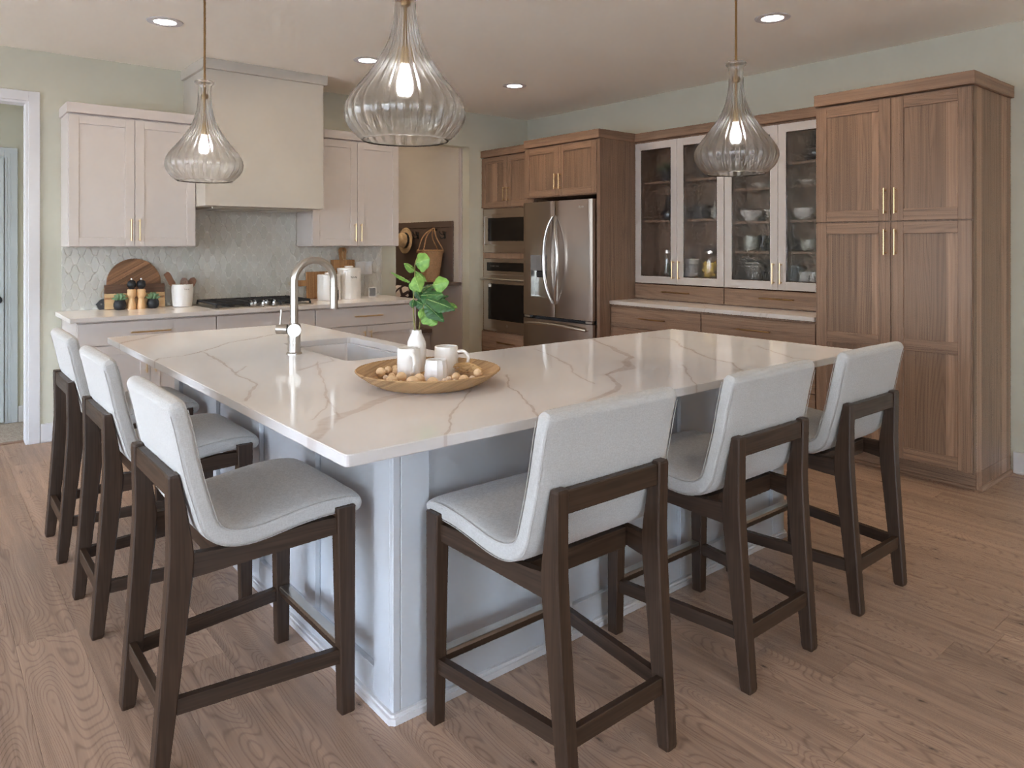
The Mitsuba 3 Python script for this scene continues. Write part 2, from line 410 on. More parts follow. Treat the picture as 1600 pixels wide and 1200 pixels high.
# ------------------------------------------------------------------ room shell
XW, YW, CE = 5.16, 6.013, 2.743
XL, YB = -3.6, -4.6                       # the rest of the open-plan room: left and rear walls
DX0, DX1, DZ = -0.62, 0.594, 2.385        # opening to the hall
MX0, MX1, MZ = 3.512, 4.373, 2.385        # opening to the mudroom
def wall_y(y0, y1, x0, x1, holes):
    p = sbox(x0, 0, x1, CE)
    for a, b, c, d in holes: p = p.difference(sbox(a, c, b, d))
    return xf(extr(p, y1 - y0), [(1, 0, 0), (0, 0, 1), (0, -1, 0)], (0, y1, 0))
def wall_x(x0, x1, y0, y1, holes):
    p = sbox(y0, 0, y1, CE)
    for a, b, c, d in holes: p = p.difference(sbox(a, c, b, d))
    return xf(extr(p, x1 - x0), [(0, 1, 0), (0, 0, 1), (1, 0, 0)], (x0, 0, 0))
struct('wall_back', wall_y(YW, YW + 0.12, XL - 0.15, XW + 0.15, [(DX0, DX1, 0.0, DZ), (MX0, MX1, 0.0, MZ)]), 'wall_paint', label='sage grey painted wall behind the white cabinets')
struct('wall_right', wall_x(XW, XW + 0.15, YB, YW, []), 'wall_paint', label='pale sage wall behind the wooden cabinets')
REAR = [(-3.1, -1.7, 0.25, 2.45), (-0.9, 1.0, 0.03, 2.45)]
LEFT = [(-1.7, 0.3, 0.35, 2.45), (0.7, 2.7, 0.35, 2.45), (3.1, 4.9, 0.35, 2.45)]
struct('wall_rear', wall_y(YB - 0.15, YB, XL - 0.15, XW + 0.15, REAR), 'wall_paint')
struct('wall_left', wall_x(XL - 0.15, XL, YB, YW, LEFT), 'wall_paint')
for k, (a, b, c, d) in enumerate(REAR + LEFT):
    ms = []
    for s in range(4):
        f = 0.05
        u0, u1, z0, z1 = [(a, a + f, c, d), (b - f, b, c, d), (a + f, b - f, c, c + f), (a + f, b - f, d - f, d)][s]
        ms.append(box(u0, u1, YB - 0.1, YB - 0.05, z0, z1) if k < len(REAR) else box(XL - 0.1, XL - 0.05, u0, u1, z0, z1))
    m_ = (a + b) / 2
    ms.append(box(m_ - 0.025, m_ + 0.025, YB - 0.1, YB - 0.05, c + 0.05, d - 0.05) if k < len(REAR) else box(XL - 0.1, XL - 0.05, m_ - 0.025, m_ + 0.025, c + 0.05, d - 0.05))
    struct(f'window_{k + 1}', cat(ms), 'trim_paint')
struct('ceiling', box(XL - 0.15, XW + 0.15, YB - 0.15, YW + 3.2, CE, CE + 0.12, 0), 'ceiling_paint', label='pale ceiling with knockdown texture')
struct('floor', box(XL - 0.15, XW + 1.2, YB - 0.15, YW + 3.2, -0.06, -0.006, 0), 'floor_joint', label='wide oak plank floor')
# oak planks, one by one
def plank_mesh(w, l, c=0.0007):
    v = [(0, 0, -0.006), (w, 0, -0.006), (w, l, -0.006), (0, l, -0.006), (0, 0, -c), (w, 0, -c), (w, l, -c), (0, l, -c), (c, c, 0), (w - c, c, 0), (w - c, l - c, 0), (c, l - c, 0)]
    f = [(8, 9, 10, 11)] + [(a, (a + 1) % 4, (a + 1) % 4 + 4, a + 4) for a in range(4)] + [(a + 4, (a + 1) % 4 + 4, (a + 1) % 4 + 8, a + 8) for a in range(4)]
    return trimesh.Trimesh(*[V(v), np.array([t for q in f for t in ((q[0], q[1], q[2]), (q[0], q[2], q[3]))])], process=False)
plank_ply = {}
i0, i1 = math.floor((XL - 0.079) / PW), math.ceil((XW - 0.079) / PW)
offs = np.array(mi.Float(plank_off(mi.Float(list(range(i0, i1))))))
for i in range(i0, i1):
    x0 = max(0.079 + i * PW, XL); x1 = min(0.079 + (i + 1) * PW, XW)
    off = float(offs[i - i0])
    for j in range(math.floor((YB - off) / PL), math.ceil((6.1 - off) / PL)):
        ya, yb = max(off + j * PL, YB), min(off + (j + 1) * PL, 6.1)
        if yb - ya < 0.02 or x1 - x0 < 0.02: continue
        g = 0.0003
        key = (round(x1 - x0 - 2 * g, 4), round(yb - ya - 2 * g, 4))
        if key not in plank_ply: plank_ply[key] = mikit.ply(plank_mesh(*key), 'floor_oak')
        scene[numbered('floor__plank')] = dict(plank_ply[key], to_world=T().translate([x0 + g, ya + g, 0]))
# hall beyond the left opening
struct('wall_hall', box(-1.9, 1.6, 6.8, 6.9, 0, CE, 0), 'wall_paint')
struct('wall_hall', box(0.95, 1.05, YW + 0.12, 6.8, 0, CE, 0), 'wall_paint')
struct('floor_hall', box(-1.9, 0.95, 6.145, 6.8, -0.006, 0.006, 0.001), 'carpet', label='beige carpet in the hall')
struct('trim_1', box(DX0, DX1, 6.1, 6.145, -0.006, 0.008, 0.002), 'cabinet_wood_level', label='wood threshold strip at the hall carpet')
cas = [box(DX1 - 0.002, 0.660, YW - 0.018, YW, 0, 2.452, 0.002), box(DX0 - 0.066, DX0 + 0.002, YW - 0.018, YW, 0, 2.452, 0.002), box(DX0 + 0.002, DX1 - 0.002, YW - 0.018, YW, DZ - 0.002, 2.452, 0.002)]
jam = [box(DX1 - 0.018, DX1 - 0.001, YW - 0.006, YW + 0.125, 0, DZ, 0.001), box(DX0 + 0.001, DX0 + 0.018, YW - 0.006, YW + 0.125, 0, DZ, 0.001), box(DX0 + 0.018, DX1 - 0.018, YW - 0.006, YW + 0.125, DZ - 0.018, DZ - 0.001, 0.001)]
struct('trim_2', cat(cas, jam), 'trim_paint', label='white door casing of the hall opening')
# hall door with its casing
d1 = 'door_1'; labels[d1] = dict(kind='structure', label='pale grey panelled door in the hall with black knob')
hf = ('y', 6.798)
obj('leaf', fb(hf, -0.33, 0.51, 0.02, 2.05, 0.0, 0.03), 'door_paint', d1)
for a, b in ((0.16, 0.95), (1.1, 1.92)):
    obj('panel', fb(hf, -0.21, 0.39, a, b, 0.03, 0.036, 0.005), 'door_paint', d1)
cs = [fb(hf, 0.515, 0.60, 0.008, 2.135, 0, 0.018), fb(hf, 0.522, 0.535, 0.01, 2.06, 0.018, 0.024, 0.003), fb(hf, 0.55, 0.556, 0.01, 2.09, 0.018, 0.022, 0.002),
      fb(hf, -0.42, -0.335, 0.008, 2.135, 0, 0.018), fb(hf, -0.335, 0.515, 2.052, 2.135, 0, 0.018), fb(hf, -0.335, 0.515, 2.06, 2.072, 0.018, 0.024, 0.003)]
obj('casing', cat(cs), 'door_paint', d1)
kn = lathe([(0, 0), (0.028, 0.001), (0.028, 0.006), (0.010, 0.010), (0.010, 0.03), (0.022, 0.036), (0.028, 0.048), (0.024, 0.058), (0, 0.062)], 24)
obj('knob', xf(kn, [(1, 0, 0), (0, 0, 1), (0, -1, 0)], (0.47, 6.768, 0.965)), 'black_matte', d1, smooth=40, label='round black door knob')
# skirting
struct('baseboard_right', cat(box(XW - 0.014, XW, YB, 1.462, 0, 0.13, 0.003), box(XW - 0.026, XW - 0.014, YB, 1.45, 0, 0.018, 0.004)), 'trim_paint', label='white baseboard on the right wall')
struct('baseboard_back', cat(box(0.662, 0.778, YW - 0.014, YW, 0, 0.13, 0.003), box(0.662, 0.76, YW - 0.026, YW - 0.014, 0, 0.018, 0.004)), 'trim_paint', label='white baseboard beside the hall casing')
struct('baseboard_hall', box(0.602, 0.948, 6.785, 6.799, 0.006, 0.13, 0.003), 'trim_paint')
# mudroom beyond the right opening
MXW = 4.40
struct('wall_mudroom', box(MXW, MXW + 0.1, YW + 0.12, 9.0, 0, CE, 0), 'mud_wall')
struct('wall_mudroom', box(2.6, MXW, 9.0, 9.1, 0, CE, 0), 'mud_wall')
struct('wall_mudroom', box(2.5, 2.6, YW + 0.12, 9.1, 0, CE, 0), 'mud_wall')
struct('wall_mudroom', box(4.372, MXW - 0.001, 6.14, 8.9, 0, 0.955, 0.002), 'mud_low', label='taupe half-height wainscot in the mudroom')
struct('trim_3', box(4.28, MXW + 0.01, 6.19, 8.9, 0.957, 0.99, 0.004), 'mud_panel', label='dark brown ledge over the mudroom wainscot')
struct('trim_4', box(4.362, MXW - 0.001, 6.139, 6.188, 0.992, 2.42, 0.002), 'mud_low', label='taupe post added as the dark shaded strip at the edge of the mudroom wall')  # made-up post, put in to give the dark shaded strip beside the jamb

# ------------------------------------------------------------------ back wall cabinets
FU = ('y', 5.70)                           # body front of the upper cabinets
def upper(u0, u1, split, lab):
    t = thing('upper_cabinet', lab, 'cabinet')
    obj('body', fb(FU, u0, u1, 1.372, 2.285, -0.311, 0), 'cabinet_paint', t)
    obj('crown', cat(fb(FU, u0 - (0.012 if u0 < 1 else 0), u1, 2.285, 2.354, -0.311, 0.034, 0.002)), 'cabinet_paint', t)
    shaker(t, FU, u0 + 0.002, split - 0.002, 1.376, 2.274, *['cabinet_paint'] * 3, d0=0.001, handle=(split - 0.027, 1.376 + 0.115, 0.155, True))
    shaker(t, FU, split + 0.002, u1 - 0.002, 1.376, 2.274, *['cabinet_paint'] * 3, d0=0.001, handle=(split + 0.027, 1.376 + 0.115, 0.155, True))
upper(0.786, 1.606, 1.194, 'white two-door upper cabinet left of the range hood, over the round wooden board')
upper(2.528, 3.348, 2.938, 'white two-door upper cabinet right of the range hood, over the canisters')
t = thing('range_hood', 'plain boxy greige range hood rising to the ceiling above the cooktop', 'range hood')
obj('body', box(1.609, 2.524, 5.462, YW, 1.672, 2.668), 'hood_paint', t)
obj('crown', box(1.588, 2.552, 5.444, YW, 2.668, CE, 0.002), 'hood_paint', t)
obj('insert', cat(box(1.68, 2.45, 5.54, 5.95, 1.655, 1.6725), box(1.74, 2.05, 5.6, 5.9, 1.650, 1.656), box(2.08, 2.39, 5.6, 5.9, 1.650, 1.656)), 'steel', t, label='steel filter panel under the hood')

FB = ('y', 5.395)                          # body front of the base cabinets
units = [(0.79, 1.662, 'white base cabinet with a wide drawer, below the round wooden board'),
         (1.664, 2.416, 'white base cabinet with a plain false drawer front, below the cooktop'),
         (2.418, 3.345, 'white base cabinet with drawer and double doors, below the canisters')]
for k, (a, b, lab) in enumerate(units):
    t = thing('base_cabinet', lab, 'cabinet')
    obj('body', fb(FB, a, b, 0.105, 0.883, -0.61, 0), 'cabinet_paint', t)
    obj('toe_kick', fb(FB, a + (0.0), b, 0, 0.104, -0.60, -0.06), 'cabinet_paint', t)
    dr_ = obj('drawer', fb(FB, a + 0.003, b - 0.003, 0.722, 0.872, 0.001, 0.02, 0.002), 'cabinet_paint', t)
    if k != 1:
        L = 0.25
        obj('handle', pull(FB, (a + b) / 2 - (0.0 if k == 0 else 0.005), 0.80, L, False, d0=0.019), 'brass', dr_, smooth=40, label='brass bar handle')
    m_ = (a + b) / 2 + (0.0 if k != 2 else -0.016)
    shaker(t, FB, a + 0.003, m_ - 0.0015, 0.112, 0.716, *['cabinet_paint'] * 3, d0=0.001, handle=(m_ - 0.028, 0.60, 0.155, True))
    shaker(t, FB, m_ + 0.0015, b - 0.003, 0.112, 0.716, *['cabinet_paint'] * 3, d0=0.001, handle=(m_ + 0.028, 0.60, 0.155, True))
t = thing('countertop', 'white veined quartz countertop along the back wall under the cooktop', 'countertop')
obj('top', slab([(0.748, 5.35), (3.372, 5.35), (3.372, YW - 0.012), (0.748, YW - 0.012)], None, 0.884, 0.914, 0.004, 0.002), 'quartz_plain', t)

# backsplash: ogee tiles one by one on a grout bed
t = thing('backsplash', 'grey-green backsplash of glossy ogee tiles above the back counter', 'backsplash')
reg = shapely.union_all([sbox(0.79, 0.9145, 3.358, 1.371), sbox(1.607, 0.9145, 2.523, 1.671)])
obj('grout_bed', xf(extr(reg, 0.0045), [(1, 0, 0), (0, 0, 1), (0, -1, 0)], (0, YW - 0.0005, 0)), 'grout', t)
TW, TH = 0.083, 0.124
def ogee(n=5):
    q = []
    for (x0, z0), (x1, z1), s in (((0, -TH / 2), (TW / 2, 0), 1), ((TW / 2, 0), (0, TH / 2), -1), ((0, TH / 2), (-TW / 2, 0), 1), ((-TW / 2, 0), (0, -TH / 2), -1)):
        for k in range(n):
            u = k / n; nx, nz = (z1 - z0), -(x1 - x0); L = math.hypot(nx, nz)
            w = 0.007 * math.sin(2 * math.pi * u) * s
            q.append((x0 + (x1 - x0) * u + nx / L * w, z0 + (z1 - z0) * u + nz / L * w))
    return Polygon(q)
OG = ogee().buffer(-0.0016, join_style=2)
def tile_mesh(poly, h=0.0045, pil=0.0018):
    pts = V(poly.exterior.coords)[:-1]
    if not poly.exterior.is_ccw: pts = pts[::-1]
    c = V(poly.centroid.coords[0]); n = len(pts)
    ins = c + (pts - c) * 0.93
    P = [(x, 0, z) for x, z in pts] + [(x, -h + pil, z) for x, z in pts] + [(x, -h, z) for x, z in ins] + [(c[0], -h, c[1])]
    F = []
    for i in range(n):
        j = (i + 1) % n
        F += [(i, j, n + j), (i, n + j, n + i), (n + i, n + j, 2 * n + j), (n + i, 2 * n + j, 2 * n + i), (2 * n + i, 2 * n + j, 3 * n)]
    return trimesh.Trimesh(V(P), np.array(F), process=False)
rnd = random.Random(4)
full = {}
gl = ['tile_glaze', 'tile_glaze_pale', 'tile_glaze_deep']
for r in range(-1, 15):
    for c_ in range(-1, 34):
        x, z = 0.79 + (c_ + (0.5 if r % 2 else 0)) * TW, 0.93 + r * TH / 2
        p = shapely.affinity.translate(OG, x, z).intersection(reg)
        p = max(getattr(p, 'geoms', [p]), key=lambda g: g.area)
        if p.area < 5e-4: continue
        g_ = gl[rnd.randrange(3)]
        if p.area > 0.999 * OG.area:
            if g_ not in full: full[g_] = mikit.ply(tile_mesh(OG), g_)
            scene[numbered(t + '__tile')] = dict(full[g_], to_world=T().translate([x, YW - 0.0052, z]))
        else:
            scene[numbered(t + '__tile')] = dict(mikit.ply(tile_mesh(p), g_), to_world=T().translate([0, YW - 0.0052, 0]))

# ------------------------------------------------------------------ right wall: pantry, display cabinets, buffet, refrigerator, ovens
CW = ['cabinet_wood_upright', 'cabinet_wood_level', 'cabinet_wood_panel']
FP = ('x', 4.545)
t = thing('pantry_cabinet', 'tall brown wooden four-door pantry cabinet at the right end of the wall', 'cabinet')
Y0, Y1, YM = 1.476, 2.384, 1.912
obj('body', cat(fb(FP, Y0 + 0.016, Y1, 0.105, 2.28, -0.61, 0)), 'cabinet_wood_upright', t)
obj('side_panel', cat(box(4.545, XW - 0.002, Y0, Y0 + 0.015, 0.105, 2.28), box(4.625, XW - 0.002, Y0, Y0 + 0.015, 0.001, 0.105)), 'cabinet_wood_panel', t)
obj('toe_kick', fb(FP, Y0 + 0.016, Y1, 0.001, 0.104, -0.60, -0.08), 'cabinet_wood_level', t)
obj('crown', cat(fb(FP, Y0 - 0.018, Y1, 2.281, 2.354, -0.613, 0.045, 0.002)), 'cabinet_wood_level', t)
qr = Polygon([(0, 0), (0.018, 0), (0.015, 0.009), (0.008, 0.016), (0, 0.019)])
obj('shoe_moulding', cat(xf(extr(qr, 0.532), [(0, -1, 0), (0, 0, 1), (-1, 0, 0)], (XW - 0.003, Y0, 0.0005)), fb(FP, Y0 + 0.016, Y1, 0.0005, 0.018, -0.079, -0.063, 0.004)), 'cabinet_wood_level', t)
for a, b, hs in ((Y0 + 0.003, YM - 0.0015, -1), (YM + 0.0015, Y1 - 0.004, 1)):
    hu = YM + hs * 0.03
    shaker(t, FP, a, b, 1.532, 2.272, *CW, fw=0.07, d0=0.001, th=0.024, handle=(hu, 1.532 + 0.12, 0.155, True))
    shaker(t, FP, a, b, 0.118, 1.524, *CW, fw=0.07, d0=0.001, th=0.024, mid=0.80, handle=(hu, 1.524 - 0.12, 0.155, True))

FH = ('x', 4.862)                          # display cabinets' front frame
def rain_pane(u0, u1, z0, z1, seed):
    nu, nz = 44, 120
    u, z = np.meshgrid(np.linspace(u0, u1, nu), np.linspace(z0, z1, nz), indexing='ij')
    def side(x, s):
        h = 0.0026 * (meshkit.fbm(np.stack([u * 34, z * 13, np.full_like(u, s)], -1), 3, s) - 0.5) + 0.0011 * (meshkit.noise(np.stack([u * 95, z * 60, np.full_like(u, s)], -1), s + 5) - 0.5)
        return np.stack([x + h, u, z], -1).reshape(-1, 3)
    A, B = side(FH[1] - 0.0135, seed), side(FH[1] - 0.0095, seed + 9)
    f = grid_faces(nu, nz); n = len(A)
    E = []
    rim = [i * nz for i in range(nu)] + [(nu - 1) * nz + j for j in range(1, nz)] + [i * nz + nz - 1 for i in range(nu - 2, -1, -1)] + [j for j in range(nz - 2, 0, -1)]
    for k in range(len(rim)):
        a, b = rim[k], rim[(k + 1) % len(rim)]
        E += [(a, b, n + b), (a, n + b, n + a)]
    m = trimesh.Trimesh(np.vstack([A, B]), np.vstack([f, f[:, ::-1] + n, np.array(E)]), process=False)
    return outward(m)
SHELF = {}
def display(u0, u1, split, shelves, lab):
    t = thing('display_cabinet', lab, 'cabinet')
    obj('body', cat(box(4.866, XW - 0.003, u0, u0 + 0.018, 0.916, 2.28), box(4.866, XW - 0.003, u1 - 0.018, u1, 0.916, 2.28), box(5.14, XW - 0.003, u0 + 0.018, u1 - 0.018, 0.916, 2.28),
                    box(4.866, 5.14, u0 + 0.018, u1 - 0.018, 2.262, 2.28), box(4.866, 5.14, u0 + 0.018, u1 - 0.018, 1.085, 1.104), box(4.866, 5.14, u0 + 0.018, u1 - 0.018, 0.916, 0.934)), 'cabinet_wood_upright', t)
    obj('crown', fb(FH, u0, u1, 2.281, 2.352, -0.29, 0.028, 0.002), 'cabinet_wood_level', t)
    for z in shelves:
        obj('shelf', box(4.885, 5.139, u0 + 0.019, u1 - 0.019, z - 0.019, z), 'cabinet_wood_level', t)
    d_ = obj('drawer', fb(FH, u0 + 0.004, u1 - 0.004, 0.926, 1.048, 0.0, 0.022, 0.002), 'cabinet_wood_level', t)
    obj('handle', pull(FH, (u0 + u1) / 2, 0.99, 0.27, False, d0=0.021, r=0.005), 'antique_brass', d_, smooth=40, label='slim brass bar handle')
    for a, b, hs, sd in ((u0 + 0.003, split - 0.0015, -1, 1), (split + 0.0015, u1 - 0.003, 1, 2)):
        k = shaker(t, FH, a, b, 1.056, 2.262, *['cabinet_paint'] * 3, fw=0.062, glass=True, handle=(split + hs * 0.03, 1.056 + 0.12, 0.155, True), name='glass_door')
        obj('pane', rain_pane(a + 0.0625, b - 0.0625, 1.1185, 2.1995, sd + int(u0 * 10)), 'rippled_glass', k, smooth=True, label='rippled clear glass pane')
display(3.296, 4.199, 3.748, (1.595, 1.925), 'white-framed double glass-door cabinet beside the refrigerator, with lemon jar inside')
display(2.388, 3.294, 2.840, (1.338, 1.566, 1.818, 1.985), 'white-framed double glass-door cabinet beside the tall pantry, with white bowls inside')
FS = ('x', 4.55)
for u0, u1, lab in ((3.285, 4.197, 'brown wooden base cabinet with drawers beside the refrigerator'), (2.388, 3.283, 'brown wooden base cabinet with drawers beside the tall pantry')):
    t = thing('buffet_cabinet', lab, 'cabinet')
    obj('body', fb(FS, u0, u1, 0.105, 0.883, -0.607, 0), 'cabinet_wood_upright', t)
    obj('toe_kick', fb(FS, u0, u1, 0, 0.104, -0.60, -0.07), 'cabinet_wood_level', t)
    for z0, z1 in ((0.705, 0.868), (0.41, 0.697), (0.115, 0.402)):
        k = obj('drawer', fb(FS, u0 + 0.004, u1 - 0.004, z0, z1, 0.001, 0.021, 0.002), 'cabinet_wood_level', t)
        obj('handle', pull(FS, (u0 + u1) / 2, (z0 + z1) / 2, 0.26, False, d0=0.02, r=0.005), 'antique_brass', k, smooth=40, label='slim brass bar handle')
t = thing('countertop', 'narrow white quartz countertop below the glass-door cabinets', 'countertop')
obj('top', slab([(4.514, 2.39), (XW - 0.003, 2.39), (XW - 0.003, 4.196), (4.514, 4.196)], None, 0.884, 0.914, 0.003, 0.002), 'quartz_plain', t)

t = thing('refrigerator_cabinet', 'brown wooden surround with double doors over the refrigerator', 'cabinet')
FR = ('x', 4.425)
obj('side_panel', box(4.402, XW - 0.003, 4.201, 4.236, 0.001, 2.281), 'cabinet_wood_panel', t)
obj('body', fb(FR, 4.237, 5.168, 1.815, 2.281, -0.73, 0), 'cabinet_wood_upright', t)
obj('crown', fb(FR, 4.201, 5.168, 2.282, 2.357, -0.73, 0.036, 0.002), 'cabinet_wood_level', t)
shaker(t, FR, 4.24, 4.703, 1.823, 2.272, *CW, d0=0.001, th=0.022, handle=(4.703 - 0.028, 1.95, 0.14, True))
shaker(t, FR, 4.706, 5.166, 1.823, 2.272, *CW, d0=0.001, th=0.022, handle=(4.706 + 0.028, 1.95, 0.14, True))

FO = ('x', 4.55)
t = thing('oven_cabinet', 'tall brown wooden cabinet holding the microwave and wall oven', 'cabinet')
obj('body', cat(fb(FO, 5.172, 5.192, 0.105, 2.281, -0.607, 0), fb(FO, 5.99, 6.01, 0.105, 2.281, -0.607, 0), fb(FO, 5.192, 5.99, 1.752, 2.281, -0.607, 0), fb(FO, 5.192, 5.99, 0.105, 0.505, -0.607, 0), fb(FO, 5.192, 5.99, 1.245, 1.300, -0.607, 0)), 'cabinet_wood_upright', t)
obj('toe_kick', fb(FO, 5.172, 6.01, 0, 0.104, -0.60, -0.07), 'cabinet_wood_level', t)
obj('crown', fb(FO, 5.172, 6.011, 2.282, 2.354, -0.607, 0.034, 0.002), 'cabinet_wood_level', t)
shaker(t, FO, 5.176, 5.588, 1.762, 2.272, *CW, d0=0.001, handle=(5.588 - 0.028, 1.89, 0.14, True))
shaker(t, FO, 5.591, 6.007, 1.762, 2.272, *CW, d0=0.001, handle=(5.591 + 0.028, 1.89, 0.14, True))
k = obj('drawer', fb(FO, 5.176, 6.007, 0.115, 0.495, 0.001, 0.021, 0.002), 'cabinet_wood_level', t)
obj('handle', pull(FO, 5.59, 0.40, 0.26, False, d0=0.02), 'antique_brass', k, smooth=40, label='slim brass bar handle')

t = thing('microwave', 'built-in stainless microwave above the wall oven', 'microwave')
obj('trim', fb(FO, 5.194, 5.988, 1.302, 1.750, -0.02, 0.012, 0.002), 'steel_dark', t)
obj('case', fb(FO, 5.23, 5.95, 1.33, 1.72, -0.45, -0.021), 'dark_plastic', t)
k = obj('door', fb(FO, 5.212, 5.925, 1.385, 1.695, 0.0125, 0.030, 0.002), 'steel_dark', t)
obj('window', fb(FO, 5.235, 5.885, 1.42, 1.655, 0.0305, 0.033, 0.001), 'black_glass', k, label='black glass window')
obj('handle', pull(FO, 5.905, 1.525, 0.30, True, d0=0.03, r=0.007, out=0.035), 'steel_bright', k, smooth=40, label='upright bar handle')
t = thing('wall_oven', 'built-in stainless wall oven with a black window under the microwave', 'oven')
obj('frame', fb(FO, 5.194, 5.988, 0.507, 1.243, -0.02, 0.01, 0.002), 'steel_dark', t)
obj('case', fb(FO, 5.24, 5.94, 0.55, 1.2, -0.5, -0.021), 'dark_plastic', t)
k = obj('control_panel', fb(FO, 5.196, 5.945, 1.10, 1.240, 0.0105, 0.028, 0.002), 'steel_dark', t)
obj('display', fb(FO, 5.215, 5.905, 1.118, 1.205, 0.0285, 0.031, 0.001), 'black_glass', k, label='black touch display')
for q in range(5):
    obj('mark', fb(FO, 5.83 - q * 0.03, 5.845 - q * 0.03, 1.165, 1.17, 0.0311, 0.0315, 0), 'lettering_pale', k)
k = obj('door', fb(FO, 5.196, 5.945, 0.53, 1.085, 0.0105, 0.035, 0.003), 'steel_dark', t)
obj('window', fb(FO, 5.225, 5.875, 0.625, 0.99, 0.0355, 0.038, 0.001), 'black_glass', k, label='black glass window')
obj('handle', cat(tube([fpt(FO, 5.22, 0.085, 1.035), fpt(FO, 5.925, 0.085, 1.035)], 0.014, 12), *[tube([fpt(FO, u, 0.033, 1.035), fpt(FO, u, 0.085, 1.035)], 0.010, 8) for u in (5.26, 5.89)]), 'steel', k, smooth=40, label='steel bar handle')
obj('badge', xf(lathe([(0, 0), (0.014, 0), (0.014, 0.002), (0.012, 0.003), (0, 0.003)], 20), [(0, -1, 0), (0, 0, 1), (-1, 0, 0)], fpt(FO, 5.57, 0.035, 0.576)), 'steel_bright', k, smooth=30, label='round silver badge')
obj('sticker', fb(FO, 5.825, 5.868, 0.955, 0.985, 0.0381, 0.0386, 0), 'white_matte', k, label='small white sticker')

# refrigerator
FF = ('x', 4.425)
t = thing('refrigerator', 'dark stainless french-door refrigerator with a water dispenser', 'refrigerator')
YA, YZ, YS = 4.246, 5.140, 4.700
obj('body', fb(FF, YA + 0.004, YZ - 0.004, 0.03, 1.772, -0.70, 0.0, 0.004), 'dark_plastic', t)
obj('foot', cat(fb(FF, YA + 0.03, YA + 0.09, 0.0, 0.03, -0.1, -0.04), fb(FF, YZ - 0.09, YZ - 0.03, 0.0, 0.03, -0.1, -0.04), fb(FF, YA + 0.03, YA + 0.09, 0.0, 0.03, -0.68, -0.62), fb(FF, YZ - 0.09, YZ - 0.03, 0.0, 0.03, -0.68, -0.62)), 'dark_plastic', t)
def bowed(u0, u1, z0, z1, hole=None):
    """door front with a slight bow"""
    nu = 16; us = np.linspace(u0, u1, nu)
    bow = lambda u: 0.066 + 0.010 * (1 - ((u - (YA + YZ) / 2) / 0.46) ** 2)
    ed = lambda i: 0.006 if i in (0, nu - 1) else 0.0
    out = [(u, bow(u) - ed(i)) for i, u in enumerate(us)] + [(u1, 0.006), (u0, 0.006)]
    return xf(extr(Polygon(out), z1 - z0), [(0, 1, 0), (-1, 0, 0), (0, 0, 1)], (FF[1], 0, z0))
dl = unman(man(merged(bowed(YS + 0.003, YZ, 0.742, 1.772))) - man(merged(fb(FF, 4.80, 5.025, 0.905, 1.255, 0.02, 0.2, 0))))
k1 = obj('door', dl, 'steel_dark', t, smooth=20, label='left door with the dispenser')
obj('dispenser', cat(fb(FF, 4.801, 5.024, 0.906, 1.254, 0.021, 0.026, 0), fb(FF, 4.801, 5.024, 0.906, 0.916, 0.026, 0.07, 0), fb(FF, 5.018, 5.024, 0.916, 1.254, 0.026, 0.074, 0)), 'steel_bright', k1, label='pale dispenser recess')
obj('dispenser_panel', fb(FF, 4.801, 5.017, 1.15, 1.292, 0.0765, 0.080, 0.001), 'grey_plastic', k1, label='grey dispenser control panel')
obj('spout', cat(fb(FF, 4.86, 4.95, 1.09, 1.149, 0.03, 0.072, 0.006)), 'dark_plastic', k1, label='black dispenser spout')
k2 = obj('door', bowed(YA, YS - 0.003, 0.742, 1.772), 'steel_dark', t, smooth=20, label='right door')
k3 = obj('freezer_drawer', bowed(YA, YZ, 0.05, 0.712), 'steel_dark', t, smooth=20)
obj('hinge', cat(fb(FF, YA + 0.01, YA + 0.09, 0.716, 0.738, 0.02, 0.06, 0.003), fb(FF, YZ - 0.09, YZ - 0.01, 0.716, 0.738, 0.02, 0.06, 0.003)), 'steel_bright', t)
for s, kk in ((1, k1), (-1, k2)):
    pts = []
    for q in np.linspace(-1, 1, 25):
        z = 1.25 + q * 0.385
        pts.append(fpt(FF, YS + s * (0.020 + 0.075 * (1 - abs(q) ** 1.9) * 0.9), 0.085 + 0.045 * (1 - q ** 4), z))
    hm = tube(pts, 0.014, 10)
    ends = [tube([fpt(FF, YS + s * 0.024, 0.06, z), fpt(FF, YS + s * 0.024, 0.098, z)], 0.012, 8) for z in (0.878, 1.622)]
    obj('handle', cat(hm, ends), 'steel_bright', kk, smooth=40, label='curved steel handle')
pts = [fpt(FF, u, 0.085 + 0.04 * (1 - q ** 4), 0.675 - 0.022 * q * q + 0.008) for q, u in zip(np.linspace(-1, 1, 21), np.linspace(YA + 0.06, YZ - 0.06, 21))]
obj('handle', cat(tube(pts, 0.014, 10), *[tube([fpt(FF, u, 0.06, 0.662), fpt(FF, u, 0.095, 0.662)], 0.012, 8) for u in (YA + 0.068, YZ - 0.068)]), 'steel', k3, smooth=40, label='bowed steel handle')
lg = cat(mv(meshkit.text_mesh('LG', 0.016, 0.001, True), 0.026, 0, 0), mv(extr(shapely.Point(0, 0).buffer(0.011).difference(shapely.Point(0, 0).buffer(0.008)), 0.001), 0.008, 0.008, 0), mv(extr(shapely.Point(0, 0).buffer(0.003), 0.001), 0.006, 0.010, 0))
obj('badge', xf(lg, [(0, -1, 0), (0, 0, 1), (-1, 0, 0)], fpt(FF, 4.395, 0.0725, 1.70)), 'lettering_silver', k2, label='small silver maker badge')

